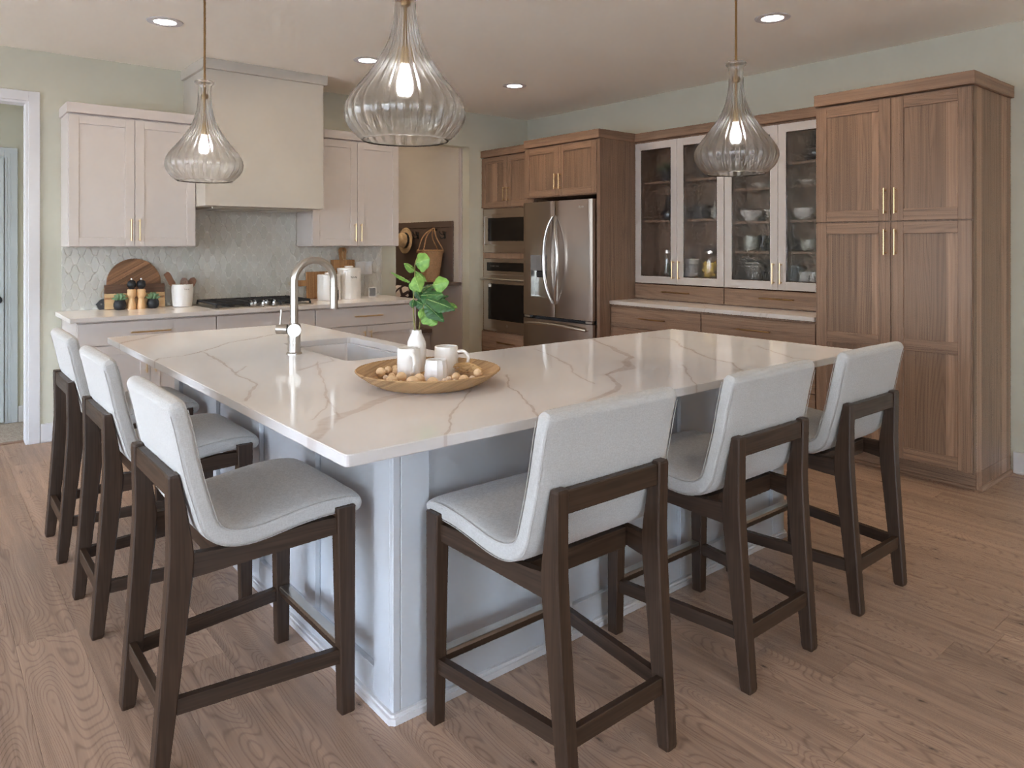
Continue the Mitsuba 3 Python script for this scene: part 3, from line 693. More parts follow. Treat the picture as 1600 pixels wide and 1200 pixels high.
# ------------------------------------------------------------------ island
t = thing('kitchen_island', 'pale grey L-shaped island base with recessed panels', 'island')
IX0, IX1, IY0, IY1, IYL, IXR = 1.064, 3.19, 1.838, 2.53, 4.15, 1.74
Lp = Polygon([(IX0 + 0.02, IY0 + 0.02), (IX1 - 0.02, IY0 + 0.02), (IX1 - 0.02, IY1 - 0.02), (IXR - 0.02, IY1 - 0.02), (IXR - 0.02, IYL - 0.02), (IX0 + 0.02, IYL - 0.02)])
obj('body', extr(Lp.difference(Lp.buffer(-0.02, join_style=2)), 0.883, 0.001), 'island_paint', t)
FI, FL = ('y', IY0 + 0.02), ('x', IX0 + 0.02)
for u0, u1 in ((IX0 + 0.0265, IX0 + 0.125), (1.70, 1.79), (2.40, 2.53), (3.09, IX1)):
    obj('stile', fb(FI, u0, u1, 0.03, 0.883, 0.0005, 0.02, 0.002), 'island_paint', t)
obj('stile', cat(fb(('x', IX0 + 0.025), IY0, IY0 + 0.02, 0.03, 0.883, 0, 0.025, 0.002)), 'island_paint', t)
for u0, u1 in ((1.1905, 1.6995), (1.7905, 2.3995), (2.5305, 3.0895)):
    obj('rail', fb(FI, u0, u1, 0.03, 0.115, 0.0005, 0.019, 0.002), 'island_paint', t)
    obj('rail', fb(FI, u0, u1, 0.80, 0.883, 0.0005, 0.019, 0.002), 'island_paint', t)
ls = [(IY0 + 0.0205, 1.952), (2.37, 2.455), (2.90, 2.985), (3.45, 3.535), (4.06, IYL)]
for u0, u1 in ls:
    obj('stile', fb(FL, u0, u1, 0.03, 0.883, 0.0005, 0.02, 0.002), 'island_paint', t)
for (a, b), (c, d) in zip(ls[:-1], ls[1:]):
    obj('rail', fb(FL, b + 0.0005, c - 0.0005, 0.03, 0.115, 0.0005, 0.019, 0.002), 'island_paint', t)
    obj('rail', fb(FL, b + 0.0005, c - 0.0005, 0.80, 0.883, 0.0005, 0.019, 0.002), 'island_paint', t)
sh = rounded_loop([(IX0, IY0), (IX1, IY0), (IX1, IY1), (IXR, IY1), (IXR, IYL), (IX0, IYL)], 0.0002, -0.014, 2)
inn = rounded_loop([(IX0, IY0), (IX1, IY0), (IX1, IY1), (IXR, IY1), (IXR, IYL), (IX0, IYL)], 0.0002, 0.0195, 2)
lay = [(sh, 0.0005), (sh, 0.022)]
base = extr(Polygon(sh, [inn]), 0.020, 0.0005)
inn2 = rounded_loop([(IX0, IY0), (IX1, IY0), (IX1, IY1), (IXR, IY1), (IXR, IYL), (IX0, IYL)], 0.0002, -0.007, 2)
obj('shoe_moulding', cat(base, extr(Polygon(inn2, [inn]), 0.009, 0.0205)), 'trim_paint', t, label='white shoe moulding')
t = thing('island_countertop', 'big L-shaped white quartz island top with soft grey veins', 'countertop')
obj('top', slab([(0.748, 1.503), (3.282, 1.503), (3.282, 2.572), (1.792, 2.572), (1.792, 4.175), (0.748, 4.175)], [(1.355, 2.70), (1.725, 2.70), (1.725, 3.40), (1.355, 3.40)], 0.884, 0.914, 0.012, 0.0025, 0.04), 'quartz', t)
t = thing('sink', 'white undermount sink basin in the island top', 'sink')
so, si_ = rounded_loop([(1.335, 2.68), (1.73, 2.68), (1.73, 3.42), (1.335, 3.42)], 0.05, 0), None
oi = lambda ins: rounded_loop([(1.353, 2.698), (1.727, 2.698), (1.727, 3.402), (1.353, 3.402)], 0.045, ins)
loops = [(so, 0.8835), (oi(0), 0.8835), (oi(0.004), 0.74), (oi(0.012), 0.70), (oi(0.03), 0.69)]
loops = loops + [(rounded_loop([(1.335, 2.68), (1.73, 2.68), (1.73, 3.42), (1.335, 3.42)], 0.05, 0.0), 0.675)]
P = np.vstack([np.c_[l, np.full(len(l), z)] for l, z in loops]); n_ = len(so)
Fq = []
for a in range(4):
    for i in range(n_):
        j = (i + 1) % n_; p, q = a * n_ + i, a * n_ + j; Fq += [(p, q, q + n_), (p, q + n_, p + n_)]
for i in range(n_):
    j = (i + 1) % n_; Fq += [(i, j, 5 * n_ + j), (i, 5 * n_ + j, 5 * n_ + i)]
c1, c2 = len(P), len(P) + 1; P = np.vstack([P, [[1.54, 3.05, 0.688]], [[1.54, 3.05, 0.675]]])
for i in range(n_):
    j = (i + 1) % n_; Fq += [(4 * n_ + i, 4 * n_ + j, c1), (5 * n_ + j, 5 * n_ + i, c2)]
sk = trimesh.Trimesh(P, np.array(Fq), process=False); sk.fix_normals()
obj('basin', sk, 'white_sink', t, smooth=35)
obj('drain', lathe([(0, 0.69), (0.045, 0.69), (0.045, 0.693), (0.035, 0.694), (0.03, 0.691), (0, 0.6905)], 28, (1.54, 3.05, 0)), 'steel', t, smooth=30)

# ------------------------------------------------------------------ counter stools (built facing +x at the origin: x forwards from the rear leg, y across)
def taper(p0, p1, a0, a1, b0, b1):
    """leg from p0 to p1 with half sizes a (x) and b (y) at each end"""
    c = 0.003
    P = []
    for p, a, b in ((p0, a0, b0), (p1, a1, b1)):
        for sx, sy in ((-1, -1), (1, -1), (1, 1), (-1, 1)):
            P += [(p[0] + sx * (a - c), p[1] + sy * b, p[2]), (p[0] + sx * a, p[1] + sy * (b - c), p[2])]
    return hull(P)
def rear_leg(s):
    """bent rear leg, chamfered along its length"""
    rows = [(0.0, 0.003, 0.037), (0.012, 0.0, 0.0405), (0.25, 0.017, 0.069), (0.42, 0.029, 0.0885), (0.50, 0.034, 0.098), (0.56, 0.037, 0.102), (0.61, 0.038, 0.096), (0.70, 0.0365, 0.081), (0.78, 0.035, 0.0655), (0.787, 0.0375, 0.063)]
    c, w, P, F = 0.004, 0.021, [], []
    for k, (z, a, b) in enumerate(rows):
        y0 = s * (0.186 + 0.010 * z); ww = w - (0.002 if k in (0, len(rows) - 1) else 0)
        for dx, dy in ((a + c, -ww), (b - c, -ww), (b, -ww + c), (b, ww - c), (b - c, ww), (a + c, ww), (a, ww - c), (a, -ww + c)):
            P.append((dx, y0 + dy, z))
    P = V(P); n = 8; F = grid_faces(len(rows), n, wrap_v=True).tolist(); e = (len(rows) - 1) * n
    for j in range(1, n - 1): F += [(0, j, j + 1), (e, e + j + 1, e + j)]
    return outward(trimesh.Trimesh(P, np.array(F), process=False))
def front_leg(s):
    return taper((0.521, s * 0.247, 0.0), (0.516, s * 0.243, 0.612), 0.021, 0.029, 0.0195, 0.0225)
MID = [(0.050, 0.968), (0.067, 0.90), (0.091, 0.785), (0.121, 0.675), (0.140, 0.630), (0.175, 0.605), (0.235, 0.594), (0.33, 0.604), (0.44, 0.6165), (0.52, 0.6155), (0.545, 0.611), (0.560, 0.604)]
def cushion():
    mid = curve(V(MID), 64); tg = np.gradient(mid, axis=0); tg /= np.linalg.norm(tg, axis=1, keepdims=True)
    nr = np.stack([-tg[:, 1], tg[:, 0]], 1)                 # towards the sitter
    s = np.r_[0, np.cumsum(np.linalg.norm(np.diff(mid, axis=0), axis=1))]; L = s[-1]
    n = 44; a = np.arange(n) * 2 * np.pi / n
    P = []
    ends = [(-0.0165, 0.30), (-0.015, 0.55), (-0.010, 0.80), (-0.004, 0.94)]
    rows = [(mid[0] + tg[0] * e, nr[0], h, e) for e, h in ends] + [(m, q, 1.0, 0) for m, q in zip(mid, nr)] + [(mid[-1] - tg[-1] * e, nr[-1], h, e) for e, h in ends[::-1]]
    sl = np.r_[np.zeros(4), s, np.full(4, L)]
    for (m, q, h, e), ss in zip(rows, sl):
        th = 0.0255 if ss < 0.30 else 0.0255 + 0.003 * min(1, (ss - 0.30) / 0.1)
        puff = 0.007 * math.sin(math.pi * min(max((ss - 0.36) / (L - 0.36), 0), 1)) + 0.003
        cs, sn = np.cos(a), np.sin(a)
        y = np.sign(cs) * np.abs(cs) ** 0.16 * (0.250 + (e * 0.6 if e < 0 else 0))
        t = np.sign(sn) * np.abs(sn) ** 0.42 * th * h
        t = t + np.where(sn > 0, puff * (1 - (y / 0.25) ** 4) * h, 0)
        for yy, tt in zip(y, t): P.append((m[0] + q[0] * tt, yy, m[1] + q[1] * tt))
    P = V(P); k = len(rows); F = grid_faces(k, n, wrap_v=True).tolist()
    i0, i1 = len(P), len(P) + 1
    P = np.vstack([P, P[:n].mean(0)[None], P[-n:].mean(0)[None]])
    for j in range(n): F += [(i0, j, (j + 1) % n), (i1, (k - 1) * n + (j + 1) % n, (k - 1) * n + j)]
    return outward(trimesh.Trimesh(P, np.array(F), process=False))
def cushion_notched():
    q = man(cushion())
    for sg in (-1, 1):
        q = q - man(merged(hull([(x, sg * y, z) for z, x0, x1 in ((0.40, 0.484, 0.5475), (0.6135, 0.4855, 0.5465)) for x in (x0, x1) for y in (0.2195, 0.30)])))
    return unman(q)
def seam(s, off):
    mid = curve(V(MID), 64)[1:-1]; tg = np.gradient(mid, axis=0); tg /= np.linalg.norm(tg, axis=1, keepdims=True); nr = np.stack([-tg[:, 1], tg[:, 0]], 1)
    q = mid + nr * off
    return tube(np.c_[q[:, 0], np.full(len(q), s * 0.2475), q[:, 1]], 0.0012, 6)
def slant(x0, x1, lo, hi, y0, y1, th):
    """bar between a rear and a front leg; lo / hi: lists of (x, z) of its lower and upper edges"""
    pts = list(lo) + list(hi)[::-1]
    m = extr(Polygon(pts), th, -th / 2)
    P = m.vertices.copy(); yy = y0 + (y1 - y0) * (P[:, 0] - x0) / (x1 - x0)
    m.vertices = np.c_[P[:, 0], yy + P[:, 2], P[:, 1]]
    return outward(m)
st = thing('counter_stool', 'upholstered counter stool nearest to the camera on the left side of the island', 'stool', 'counter stools around the island')
obj('cushion', cushion_notched(), 'stool_fabric', st, smooth=35, label='light grey linen seat and back in one shell')
for s in (-1, 1):
    for off in (0.022, -0.022): obj('seam', seam(s, off), 'stool_seam', st, smooth=True)
for s in (-1, 1): obj('leg', rear_leg(s), 'stool_wood', st)
for s in (-1, 1): obj('leg', front_leg(s), 'stool_wood', st)
for s in (-1, 1):
    obj('side_apron', slant(0.1, 0.49, [(0.100, 0.503), (0.489, 0.535)], [(0.100, 0.568), (0.14, 0.565), (0.20, 0.5635), (0.30, 0.571), (0.42, 0.584), (0.489, 0.584)], s * 0.193, s * 0.240, 0.024), 'stool_wood_level', st)
    obj('stretcher', slant(0.062, 0.50, [(0.060, 0.150), (0.499, 0.150)], [(0.062, 0.192), (0.500, 0.192)], s * 0.190, s * 0.244, 0.022), 'stool_wood_level', st)
obj('top_rail', box(0.041, 0.067, -0.172, 0.172, 0.722, 0.781, 0.003), 'stool_wood_level', st)
obj('stretcher', box(0.020, 0.042, -0.1665, 0.1665, 0.150, 0.198, 0.002), 'stool_wood_level', st)
obj('cross_rail', box(0.170, 0.195, -0.187, 0.187, 0.505, 0.563, 0.002), 'stool_wood_level', st)
obj('front_apron', box(0.505, 0.53, -0.219, 0.219, 0.53, 0.583, 0.002), 'stool_wood_level', st)
k = obj('foot_rest', box(0.506, 0.532, -0.2235, 0.2235, 0.168, 0.200, 0.002), 'stool_wood_level', st)
obj('metal_plate', cat(box(0.503, 0.535, -0.221, 0.221, 0.2003, 0.203, 0.001), box(0.5025, 0.5048, -0.221, 0.221, 0.19, 0.2003, 0)), 'steel', k, label='metal strip along the foot rest')
place = []
def stool_tf(x, y, deg): return T().translate([x, y, 0.0]).rotate([0, 0, 1], deg)
tf0 = stool_tf(0.467, 2.232, 0)
GST = 'counter stools around the island'
dup(st, 'counter_stool', stool_tf(0.469, 3.096, 0), 'upholstered counter stool in the middle of the three on the left side of the island', GST)
dup(st, 'counter_stool', stool_tf(0.467, 3.880, 0), 'upholstered counter stool farthest along the left side, near the hall doorway', GST)
dup(st, 'counter_stool', stool_tf(1.417, 1.254, 90), 'upholstered counter stool seen from behind at the near corner of the island front', GST)
dup(st, 'counter_stool', stool_tf(2.186, 1.252, 90), 'upholstered counter stool in the middle of the three along the island front', GST)
dup(st, 'counter_stool', stool_tf(2.921, 1.256, 90), 'upholstered counter stool at the right end of the island front, before the pantry', GST)
for k in [k for k in scene if k.startswith(st + '__')]: scene[k] = {**scene[k], 'to_world': tf0}

# ------------------------------------------------------------------ pendants
GP = [(0.0430, 0.536), (0.0490, 0.531), (0.0480, 0.523), (0.0380, 0.514), (0.0345, 0.503), (0.0338, 0.470), (0.0345, 0.440), (0.0375, 0.400), (0.0430, 0.365), (0.0540, 0.325), (0.0720, 0.285), (0.0960, 0.245), (0.1240, 0.205), (0.1540, 0.168), (0.1780, 0.135), (0.1905, 0.106), (0.1920, 0.084), (0.1860, 0.060), (0.1720, 0.036), (0.1530, 0.014), (0.1370, 0.0)]
def shade_mesh(z0):
    gp = curve(V([(r, 0, z) for r, z in GP]), 90)[:, [0, 2]]
    d = np.gradient(gp, axis=0); d /= np.linalg.norm(d, axis=1, keepdims=True); nr = np.stack([d[:, 1], -d[:, 0]], 1)
    inner = gp + nr * 0.0032
    if inner[40, 0] > gp[40, 0]: inner = gp - nr * 0.0032
    prof = np.vstack([gp[::-1], inner])                 # up the outside from the rim, down the inside
    prof = np.vstack([prof, prof[:1]])
    N = 28
    def ribs(R, a, z):
        amt = np.clip((0.46 - z) / 0.12, 0, 1) * np.clip(z / 0.03, 0.35, 1)
        side = np.where(np.arange(R.shape[1]) < len(gp), 1.0, 0.75)
        side[-1] = 1.0
        return R - 0.0075 * side * amt * (np.abs(np.cos(0.5 * N * a)) ** 1.4 - 0.5) * np.minimum(R / 0.12, 1.0)
    m = lathe(prof, 280, (0, 0, 0), ribs); m.apply_translation([0, 0, z0])
    return m
SH = mikit.ply(shade_mesh(0.0), 'fluted_glass', smooth=True)
def pendant(x, y, lab):
    t = thing('pendant_lamp', lab, 'pendant lamp', 'glass pendant lamps over the island')
    Z0 = 1.727
    scene[numbered(t + '__shade')] = dict(SH, to_world=T().translate([x, y, Z0])); labels[t + '__shade'] = dict(label='fluted clear glass shade')
    obj('canopy', lathe([(0, CE - 0.001), (0.062, CE - 0.001), (0.062, CE - 0.016), (0.055, CE - 0.022), (0.012, CE - 0.026), (0, CE - 0.026)][::-1], 32, (x, y, 0)), 'antique_brass', t, smooth=30)
    obj('rod', tube([(x, y, Z0 + 0.305), (x, y, CE - 0.02)], 0.0058, 14), 'antique_brass', t, smooth=40, label='brass rod')
    obj('collar', cat(lathe([(0.0065, Z0 + 0.440), (0.016, Z0 + 0.440), (0.0175, Z0 + 0.444), (0.0175, Z0 + 0.460), (0.016, Z0 + 0.464), (0.0065, Z0 + 0.464), (0.0065, Z0 + 0.440)], 24, (x, y, 0)),
                      *[tube([(x + 0.016 * math.cos(a), y + 0.016 * math.sin(a), Z0 + 0.452), (x + 0.032 * math.cos(a), y + 0.032 * math.sin(a), Z0 + 0.452)], 0.0026, 8) for a in (0.9, 3.0, 5.1)]), 'antique_brass', t, smooth=40, label='brass collar with pins')
    obj('socket', lathe([(0, Z0 + 0.245), (0.0215, Z0 + 0.245), (0.022, Z0 + 0.25), (0.0165, Z0 + 0.300), (0.013, Z0 + 0.306), (0, Z0 + 0.306)], 24, (x, y, 0)), 'brass', t, smooth=30, label='tapered brass socket')
    obj('bulb', lathe([(0, Z0 + 0.150), (0.012, Z0 + 0.152), (0.023, Z0 + 0.159), (0.0305, Z0 + 0.174), (0.0310, Z0 + 0.190), (0.026, Z0 + 0.212), (0.0165, Z0 + 0.232), (0.013, Z0 + 0.2445), (0, Z0 + 0.2445)], 28, (x, y, 0)), 'white_matte', t, smooth=40,
        emitter=dict(type='area', radiance=rgb(V((1.0, 0.80, 0.56)) * BULB)), label='glowing bulb')
pendant(1.185, 4.03, 'clear glass pendant lamp over the far end of the island, by the left cabinets')
pendant(1.227, 2.04, 'clear glass pendant lamp over the island corner, largest in view')
pendant(3.030, 1.995, 'clear glass pendant lamp over the right arm of the island, before the glass doors')

# ------------------------------------------------------------------ faucet
t = thing('faucet', 'tall brushed steel gooseneck faucet beside the island sink', 'faucet')
fx, fy = 1.264, 3.03
obj('body', cat(lathe([(0, 0.9142), (0.034, 0.9142), (0.034, 0.920), (0.027, 0.924), (0.027, 1.04), (0.025, 1.044), (0, 1.044)], 28, (fx, fy, 0))), 'steel', t, smooth=30)
arc = [(fx, fy, 1.044), (fx, fy, 1.10), (fx, fy, 1.16), (fx, fy, 1.215)] + [(fx + 0.0925 - 0.0925 * math.cos(q), fy, 1.228 + 0.0925 * math.sin(q)) for q in np.linspace(0.1, math.pi - 0.02, 18)] + [(fx + 0.186, fy, 1.20)]
obj('spout', tube(curve(arc, 60), 0.0165, 18), 'steel', t, smooth=40)
k = obj('spray_head', lathe([(0, 1.10), (0.0165, 1.10), (0.0175, 1.104), (0.0175, 1.195), (0.0165, 1.2), (0, 1.2)], 24, (fx + 0.186, fy, 0)), 'steel', t, smooth=30)
obj('button', box(fx + 0.199, fx + 0.207, fy - 0.008, fy + 0.008, 1.14, 1.185, 0.003), 'dark_plastic', k, label='black spray button')
hd = V([-0.78, 0.62, 0]); hd /= np.linalg.norm(hd); fc = V([0.62, 0.78, 0]); view = -V([fx, fy, 0]) / math.hypot(fx, fy)
c0 = V([fx, fy, 1.022])
k = obj('valve', tube([c0 - view * 0.03, c0 + view * 0.052], 0.0285, 26), 'steel', t, smooth=40, label='horizontal valve drum')
obj('lever', cat(tube([c0 + hd * 0.028, c0 + hd * 0.075], 0.0215, 20), tube([c0 + hd * 0.06 + V([0, 0, 0.018]), c0 + hd * 0.055 + V([0, 0, 0.085])], 0.0045, 10)), 'steel', k, smooth=40)

# ------------------------------------------------------------------ tray with mugs, beads and a leafy branch
scene['bowl_wood'] = plain(proc(lambda p, n, uv: grain(p.x * 0.7 + p.y * 0.7, (p.y - p.x) * 0.9 + p.z * 2.5, 4.2, srgb(104, 74, 48), srgb(192, 156, 114))), 0.5, 0.3)
scene['bead_wood'] = plain(proc(lambda p, n, uv: mix(srgb(206, 172, 130), srgb(232, 206, 170), fbm(p.x * 60, p.y * 60, p.z * 240, 2))), 0.6, 0.25)
scene['bead_pale'] = plain(srgb(226, 210, 192), 0.6, 0.2)
scene['jute'] = plain(srgb(190, 156, 112), 0.9, 0.1)
t = thing('wooden_tray', 'round wooden tray in the middle of the island top, under the white mugs', 'tray')
tc = (1.343, 2.083)
tr = vessel([(0, 0.9143), (0.150, 0.9143), (0.166, 0.917), (0.200, 0.933), (0.232, 0.955), (0.246, 0.967)], 0.012, 72, (*tc, 0))
obj('dish', tr, 'bowl_wood', t, smooth=40)
TZ = 0.9265
G = 'white cups on the wooden tray'
def mug(name, lab, x, y, r, h, ang, parent_handle=True):
    t = thing(name, lab, 'mug', G)
    obj('body', vessel([(0, TZ), (r * 0.93, TZ), (r * 0.97, TZ + 0.003), (r, TZ + 0.012), (r, TZ + h * 0.5), (r * 0.97, TZ + h)], 0.004, 40, (x, y, 0)), 'white_ceramic', t, smooth=40)
    ca, sa = math.cos(ang), math.sin(ang)
    pts = [(x + (r - 0.002 + o) * ca, y + (r - 0.002 + o) * sa, TZ + h * z) for o, z in ((0.0, 0.80), (0.020, 0.83), (0.036, 0.72), (0.040, 0.52), (0.030, 0.33), (0.012, 0.22), (0.0, 0.20))]
    obj('handle', tube(curve(pts, 22), 0.0065, 10), 'white_ceramic', t, smooth=50)
toc = math.atan2(-2.159, -1.313)
mug('mug', 'tall white mug on the tray with its handle turned to the camera', 1.318, 2.168, 0.0405, 0.105, toc + 0.25)
mug('mug', 'white mug at the right on the tray with its handle to the right', 1.462, 2.150, 0.0425, 0.100, -0.80)
t = thing('faceted_cup', 'low faceted white cup in front on the tray', 'cup', G)
cup = vessel([(0, TZ), (0.038, TZ), (0.041, TZ + 0.003), (0.040, TZ + 0.04), (0.036, TZ + 0.070)], 0.004, 12, (1.372, 2.078, 0))
obj('body', cup, 'white_matte', t)
t = thing('bud_vase', 'small white ribbed bottle vase on the tray holding the leafy branch', 'vase')
vx, vy = 1.408, 2.262
vp = [(0, TZ), (0.031, TZ), (0.0335, TZ + 0.004), (0.034, TZ + 0.06), (0.0335, TZ + 0.106), (0.031, TZ + 0.114), (0.0215, TZ + 0.135), (0.0185, TZ + 0.140), (0.0178, TZ + 0.151)]
def vrib(R, a, z): return R * (1 + 0.012 * np.cos(24 * a) * (z < TZ + 0.1))
obj('body', vessel(vp, 0.003, 72, (vx, vy, 0)), 'white_matte', t, smooth=30)
# bead garland
t = thing('bead_garland', 'garland of pale wooden beads with a jute tassel lying in the tray', 'garland')
rnd = random.Random(7)
path = [(571, 575, 11), (577, 583, 14), (588, 574, 13), (600, 571, 9), (613, 570, 14), (602, 588, 8), (615, 578, 11), (612, 586, 10), (614, 593, 16), (624, 597, 8), (627, 587, 15), (630, 598, 8), (645, 596, 18), (655, 590, 15), (662, 598, 6), (676, 596, 16), (685, 597, 7), (695, 594, 9), (703, 590, 8), (711, 587, 13), (710, 594, 7), (725, 591, 14), (738, 591, 9), (752, 585, 13)]
Rv, Fv = V([C_, -S_, 0]), V([S_, C_, 0])
def at_depth_z(u, v, z):
    l = (u - 800) / FOCAL; d = Fv + l * Rv + V([0, 0, -(v - 381) / FOCAL]); return V([0, 0, EYE_Z]) + d * ((z - EYE_Z) / d[2])
def tray_z(x, y):
    q = math.hypot(x - tc[0], y - tc[1])
    return np.interp(q, [0, 0.146, 0.158, 0.192, 0.224, 0.24], [0.9263, 0.9263, 0.929, 0.9445, 0.9665, 0.98])
placed = []
for u, v, w in path:
    r = w * 0.0021 / 2 * 1.15
    p = at_depth_z(u, v, TZ + r + 0.004)
    placed.append([p[0], p[1], r])
placed = np.array(placed)
obst = [(1.318, 2.168, 0.0415), (1.462, 2.150, 0.0435), (1.372, 2.078, 0.0420), (vx, vy, 0.035)]
for it in range(200):
    for i in range(len(placed)):
        for j in range(i):
            d = placed[i, :2] - placed[j, :2]; L = np.linalg.norm(d) + 1e-9; o = placed[i, 2] + placed[j, 2] - L
            if o > 0: placed[i, :2] += d / L * o / 2; placed[j, :2] -= d / L * o / 2
        for ox, oy, orr in obst:
            d = placed[i, :2] - (ox, oy); L = np.linalg.norm(d) + 1e-9; o = placed[i, 2] + orr - L
            if o > 0: placed[i, :2] += d / L * o
        d = placed[i, :2] - tc; L = np.linalg.norm(d)
        if L > 0.185 - placed[i, 2]: placed[i, :2] -= d / L * (L - 0.185 + placed[i, 2])
bead = {}
for i, (x, y, r) in enumerate(placed):
    sp = trimesh.creation.icosphere(3, r)
    sp.apply_scale([1, 1, 0.93 + 0.1 * rnd.random()])
    z = tray_z(x, y) + r * 0.98
    for ox in (r * 0.7,):
        z = max(z, tray_z(x + (x - tc[0]) / (math.hypot(x - tc[0], y - tc[1]) + 1e-6) * ox, y + (y - tc[1]) / (math.hypot(x - tc[0], y - tc[1]) + 1e-6) * ox) + r * 0.75)
    sp.apply_translation([x, y, z])
    obj('bead', sp, 'bead_pale' if r < 0.011 else 'bead_wood', t, smooth=True)
tb = at_depth_z(757, 582, 0.955); ta = at_depth_z(722, 583, 0.94)
st_ = []
for q in range(70):
    a, b = rnd.uniform(-1, 1), rnd.random()
    e = ta + V([rnd.uniform(-0.012, 0.03), rnd.uniform(-0.02, 0.045), rnd.uniform(0.0, 0.03)])
    s = tb + V([rnd.uniform(-1, 1) * 0.006, rnd.uniform(-1, 1) * 0.006, 0.006 + rnd.uniform(-1, 1) * 0.006]) + (ta - tb) * 0.12
    m_ = (s + e) / 2 + V([rnd.uniform(-0.006, 0.006), rnd.uniform(-0.006, 0.006), rnd.uniform(0.004, 0.014)])
    for w_ in (s, m_, e): w_[2] = max(w_[2], tray_z(w_[0], w_[1]) + 0.004 + 0.016 * rnd.random())
    st_.append(tube(curve([s, m_, e], 7), 0.0012, 4))
obj('tassel', cat(st_), 'jute', t, kind='stuff', label='frayed jute tassel')

# leafy branch
scene['leaf_light'] = two(dict(type='principled', base_color=proc(lambda p, n, uv: mix(srgb(78, 122, 48), srgb(134, 172, 86), fbm(p.x * 70, p.y * 70, p.z * 70, 2))), roughness=0.45, specular=0.4))
scene['leaf_dark'] = two(dict(type='principled', base_color=proc(lambda p, n, uv: mix(srgb(26, 62, 34), srgb(66, 108, 58), fbm(p.x * 60, p.y * 60, p.z * 60, 2))), roughness=0.35, specular=0.5))
scene['stem'] = plain(proc(lambda p, n, uv: mix(srgb(92, 88, 48), srgb(150, 148, 86), fbm(p.x * 90, p.y * 90, p.z * 40, 2))), 0.6, 0.3)
scene['vein_pale'] = plain(srgb(160, 186, 120), 0.5, 0.3)
t = thing('leafy_branch', 'branch with big lobed green leaves standing in the white bud vase', 'branch')
DV = vx * S_ + vy * C_
def at(u, v, dd=0.0):
    d = DV + dd; return V([0, 0, EYE_Z]) + (Fv + (u - 800) / FOCAL * Rv + V([0, 0, -(v - 381) / FOCAL])) * d
def leaf(base, tip, width, lobes, face, curl=0.25, mat='leaf_dark', seed=0):
    base, tip = V(base), V(tip); ax = tip - base; L = np.linalg.norm(ax); ax /= L
    face = V(face) - ax * (V(face) @ ax); face /= np.linalg.norm(face); sd = np.cross(face, ax)
    n = 21; tt = np.linspace(0, 1, n); P, F = [], []
    prof = np.sin(np.pi * np.clip(tt, 0, 1) ** 0.75) ** 0.8
    prof = prof * (1 + lobes * np.sin(tt * 9.5 + seed)) ; prof[0] = 0.04; prof[-1] = 0.01
    m = 9
    for t_, w in zip(tt, prof):
        for s in np.linspace(-1, 1, m):
            x = s * w * width / 2
            h = -abs(s) ** 1.5 * w * width * 0.16 - curl * L * t_ ** 2 + 0.0022 * math.cos(t_ * 44 + abs(s) * 5) * abs(s)
            P.append(base + ax * L * t_ + sd * x + face * h)
    F = grid_faces(n, m)
    top = trimesh.Trimesh(V(P), F, process=False)
    th = top.copy(); th.vertices = th.vertices - face * 0.0006; th.invert()
    k = obj('leaf', cat(top, th), mat, t, smooth=60)
    rib = [base + ax * L * q + face * (-curl * L * q * q + 0.0006) for q in np.linspace(0, 0.94, 9)]
    obj('midrib', tube(rib, np.linspace(0.0010, 0.0004, 9), 5), 'vein_pale', k, smooth=True)
up = V([0, 0, 1]); tocam = -Fv
obj('stem', tube(curve([(vx - 0.004, vy, TZ + 0.02), at(648, 515), at(646, 470, 0.01), at(648, 432), at(649, 410, -0.01), at(652, 402)], 30), np.linspace(0.0034, 0.0016, 30), 8), 'stem', t, smooth=True)
obj('stem', tube(curve([(vx + 0.006, vy, TZ + 0.02), at(655, 515), at(660, 485, -0.02), at(668, 462, -0.03)], 24), np.linspace(0.003, 0.0014, 24), 8), 'stem', t, smooth=True)
LV = [((649, 412), (670, 404), 30, 0.10, 'leaf_light', 0.0, (0.2, 0.7), 0.1), ((648, 424), (632, 411), 13, 0.02, 'leaf_light', 0.02, (0.6, 0.8), 0.05), ((641, 441), (613, 423), 12, 0.05, 'leaf_light', -0.02, (1.0, 0.4), 0.1),
      ((649, 424), (667, 438), 11, 0.05, 'leaf_light', 0.01, (0.8, 0.5), 0.1), ((648, 432), (657, 456), 20, 0.06, 'leaf_light', -0.03, (0.5, 0.9), 0.05), ((676, 446), (701, 440), 24, 0.10, 'leaf_light', -0.01, (0.3, 0.9), 0.05),
      ((656, 452), (681, 443), 18, 0.06, 'leaf_dark', 0.03, (0.8, 0.6), 0.1), ((657, 462), (692, 458), 30, 0.12, 'leaf_dark', -0.02, (0.7, 0.7), 0.12), ((666, 470), (699, 459), 22, 0.14, 'leaf_dark', 0.03, (0.9, 0.5), 0.1),
      ((668, 468), (711, 481), 24, 0.10, 'leaf_dark', -0.05, (0.7, 0.8), 0.12), ((664, 474), (694, 501), 22, 0.08, 'leaf_dark', -0.04, (0.6, 0.8), 0.1), ((660, 482), (656, 498), 11, 0.03, 'leaf_light', -0.02, (0.3, 0.9), 0.05),
      ((660, 490), (682, 506), 22, 0.16, 'leaf_light', -0.03, (0.3, 0.9), 0.12), ((646, 468), (644, 480), 11, 0.04, 'leaf_dark', 0.0, (0.4, 0.9), 0.05), ((650, 470), (672, 482), 18, 0.06, 'leaf_dark', 0.0, (0.5, 0.9), 0.08),
      ((648, 446), (658, 470), 14, 0.05, 'leaf_dark', 0.04, (0.4, 0.8), 0.05), ((640, 442), (650, 455), 9, 0.03, 'leaf_light', -0.02, (0.6, 0.7), 0.05), ((662, 466), (688, 474), 20, 0.1, 'leaf_dark', 0.045, (0.5, 0.9), 0.1), ((700, 474), (714, 480), 8, 0.03, 'leaf_light', -0.01, (0.5, 0.8), 0.1)]
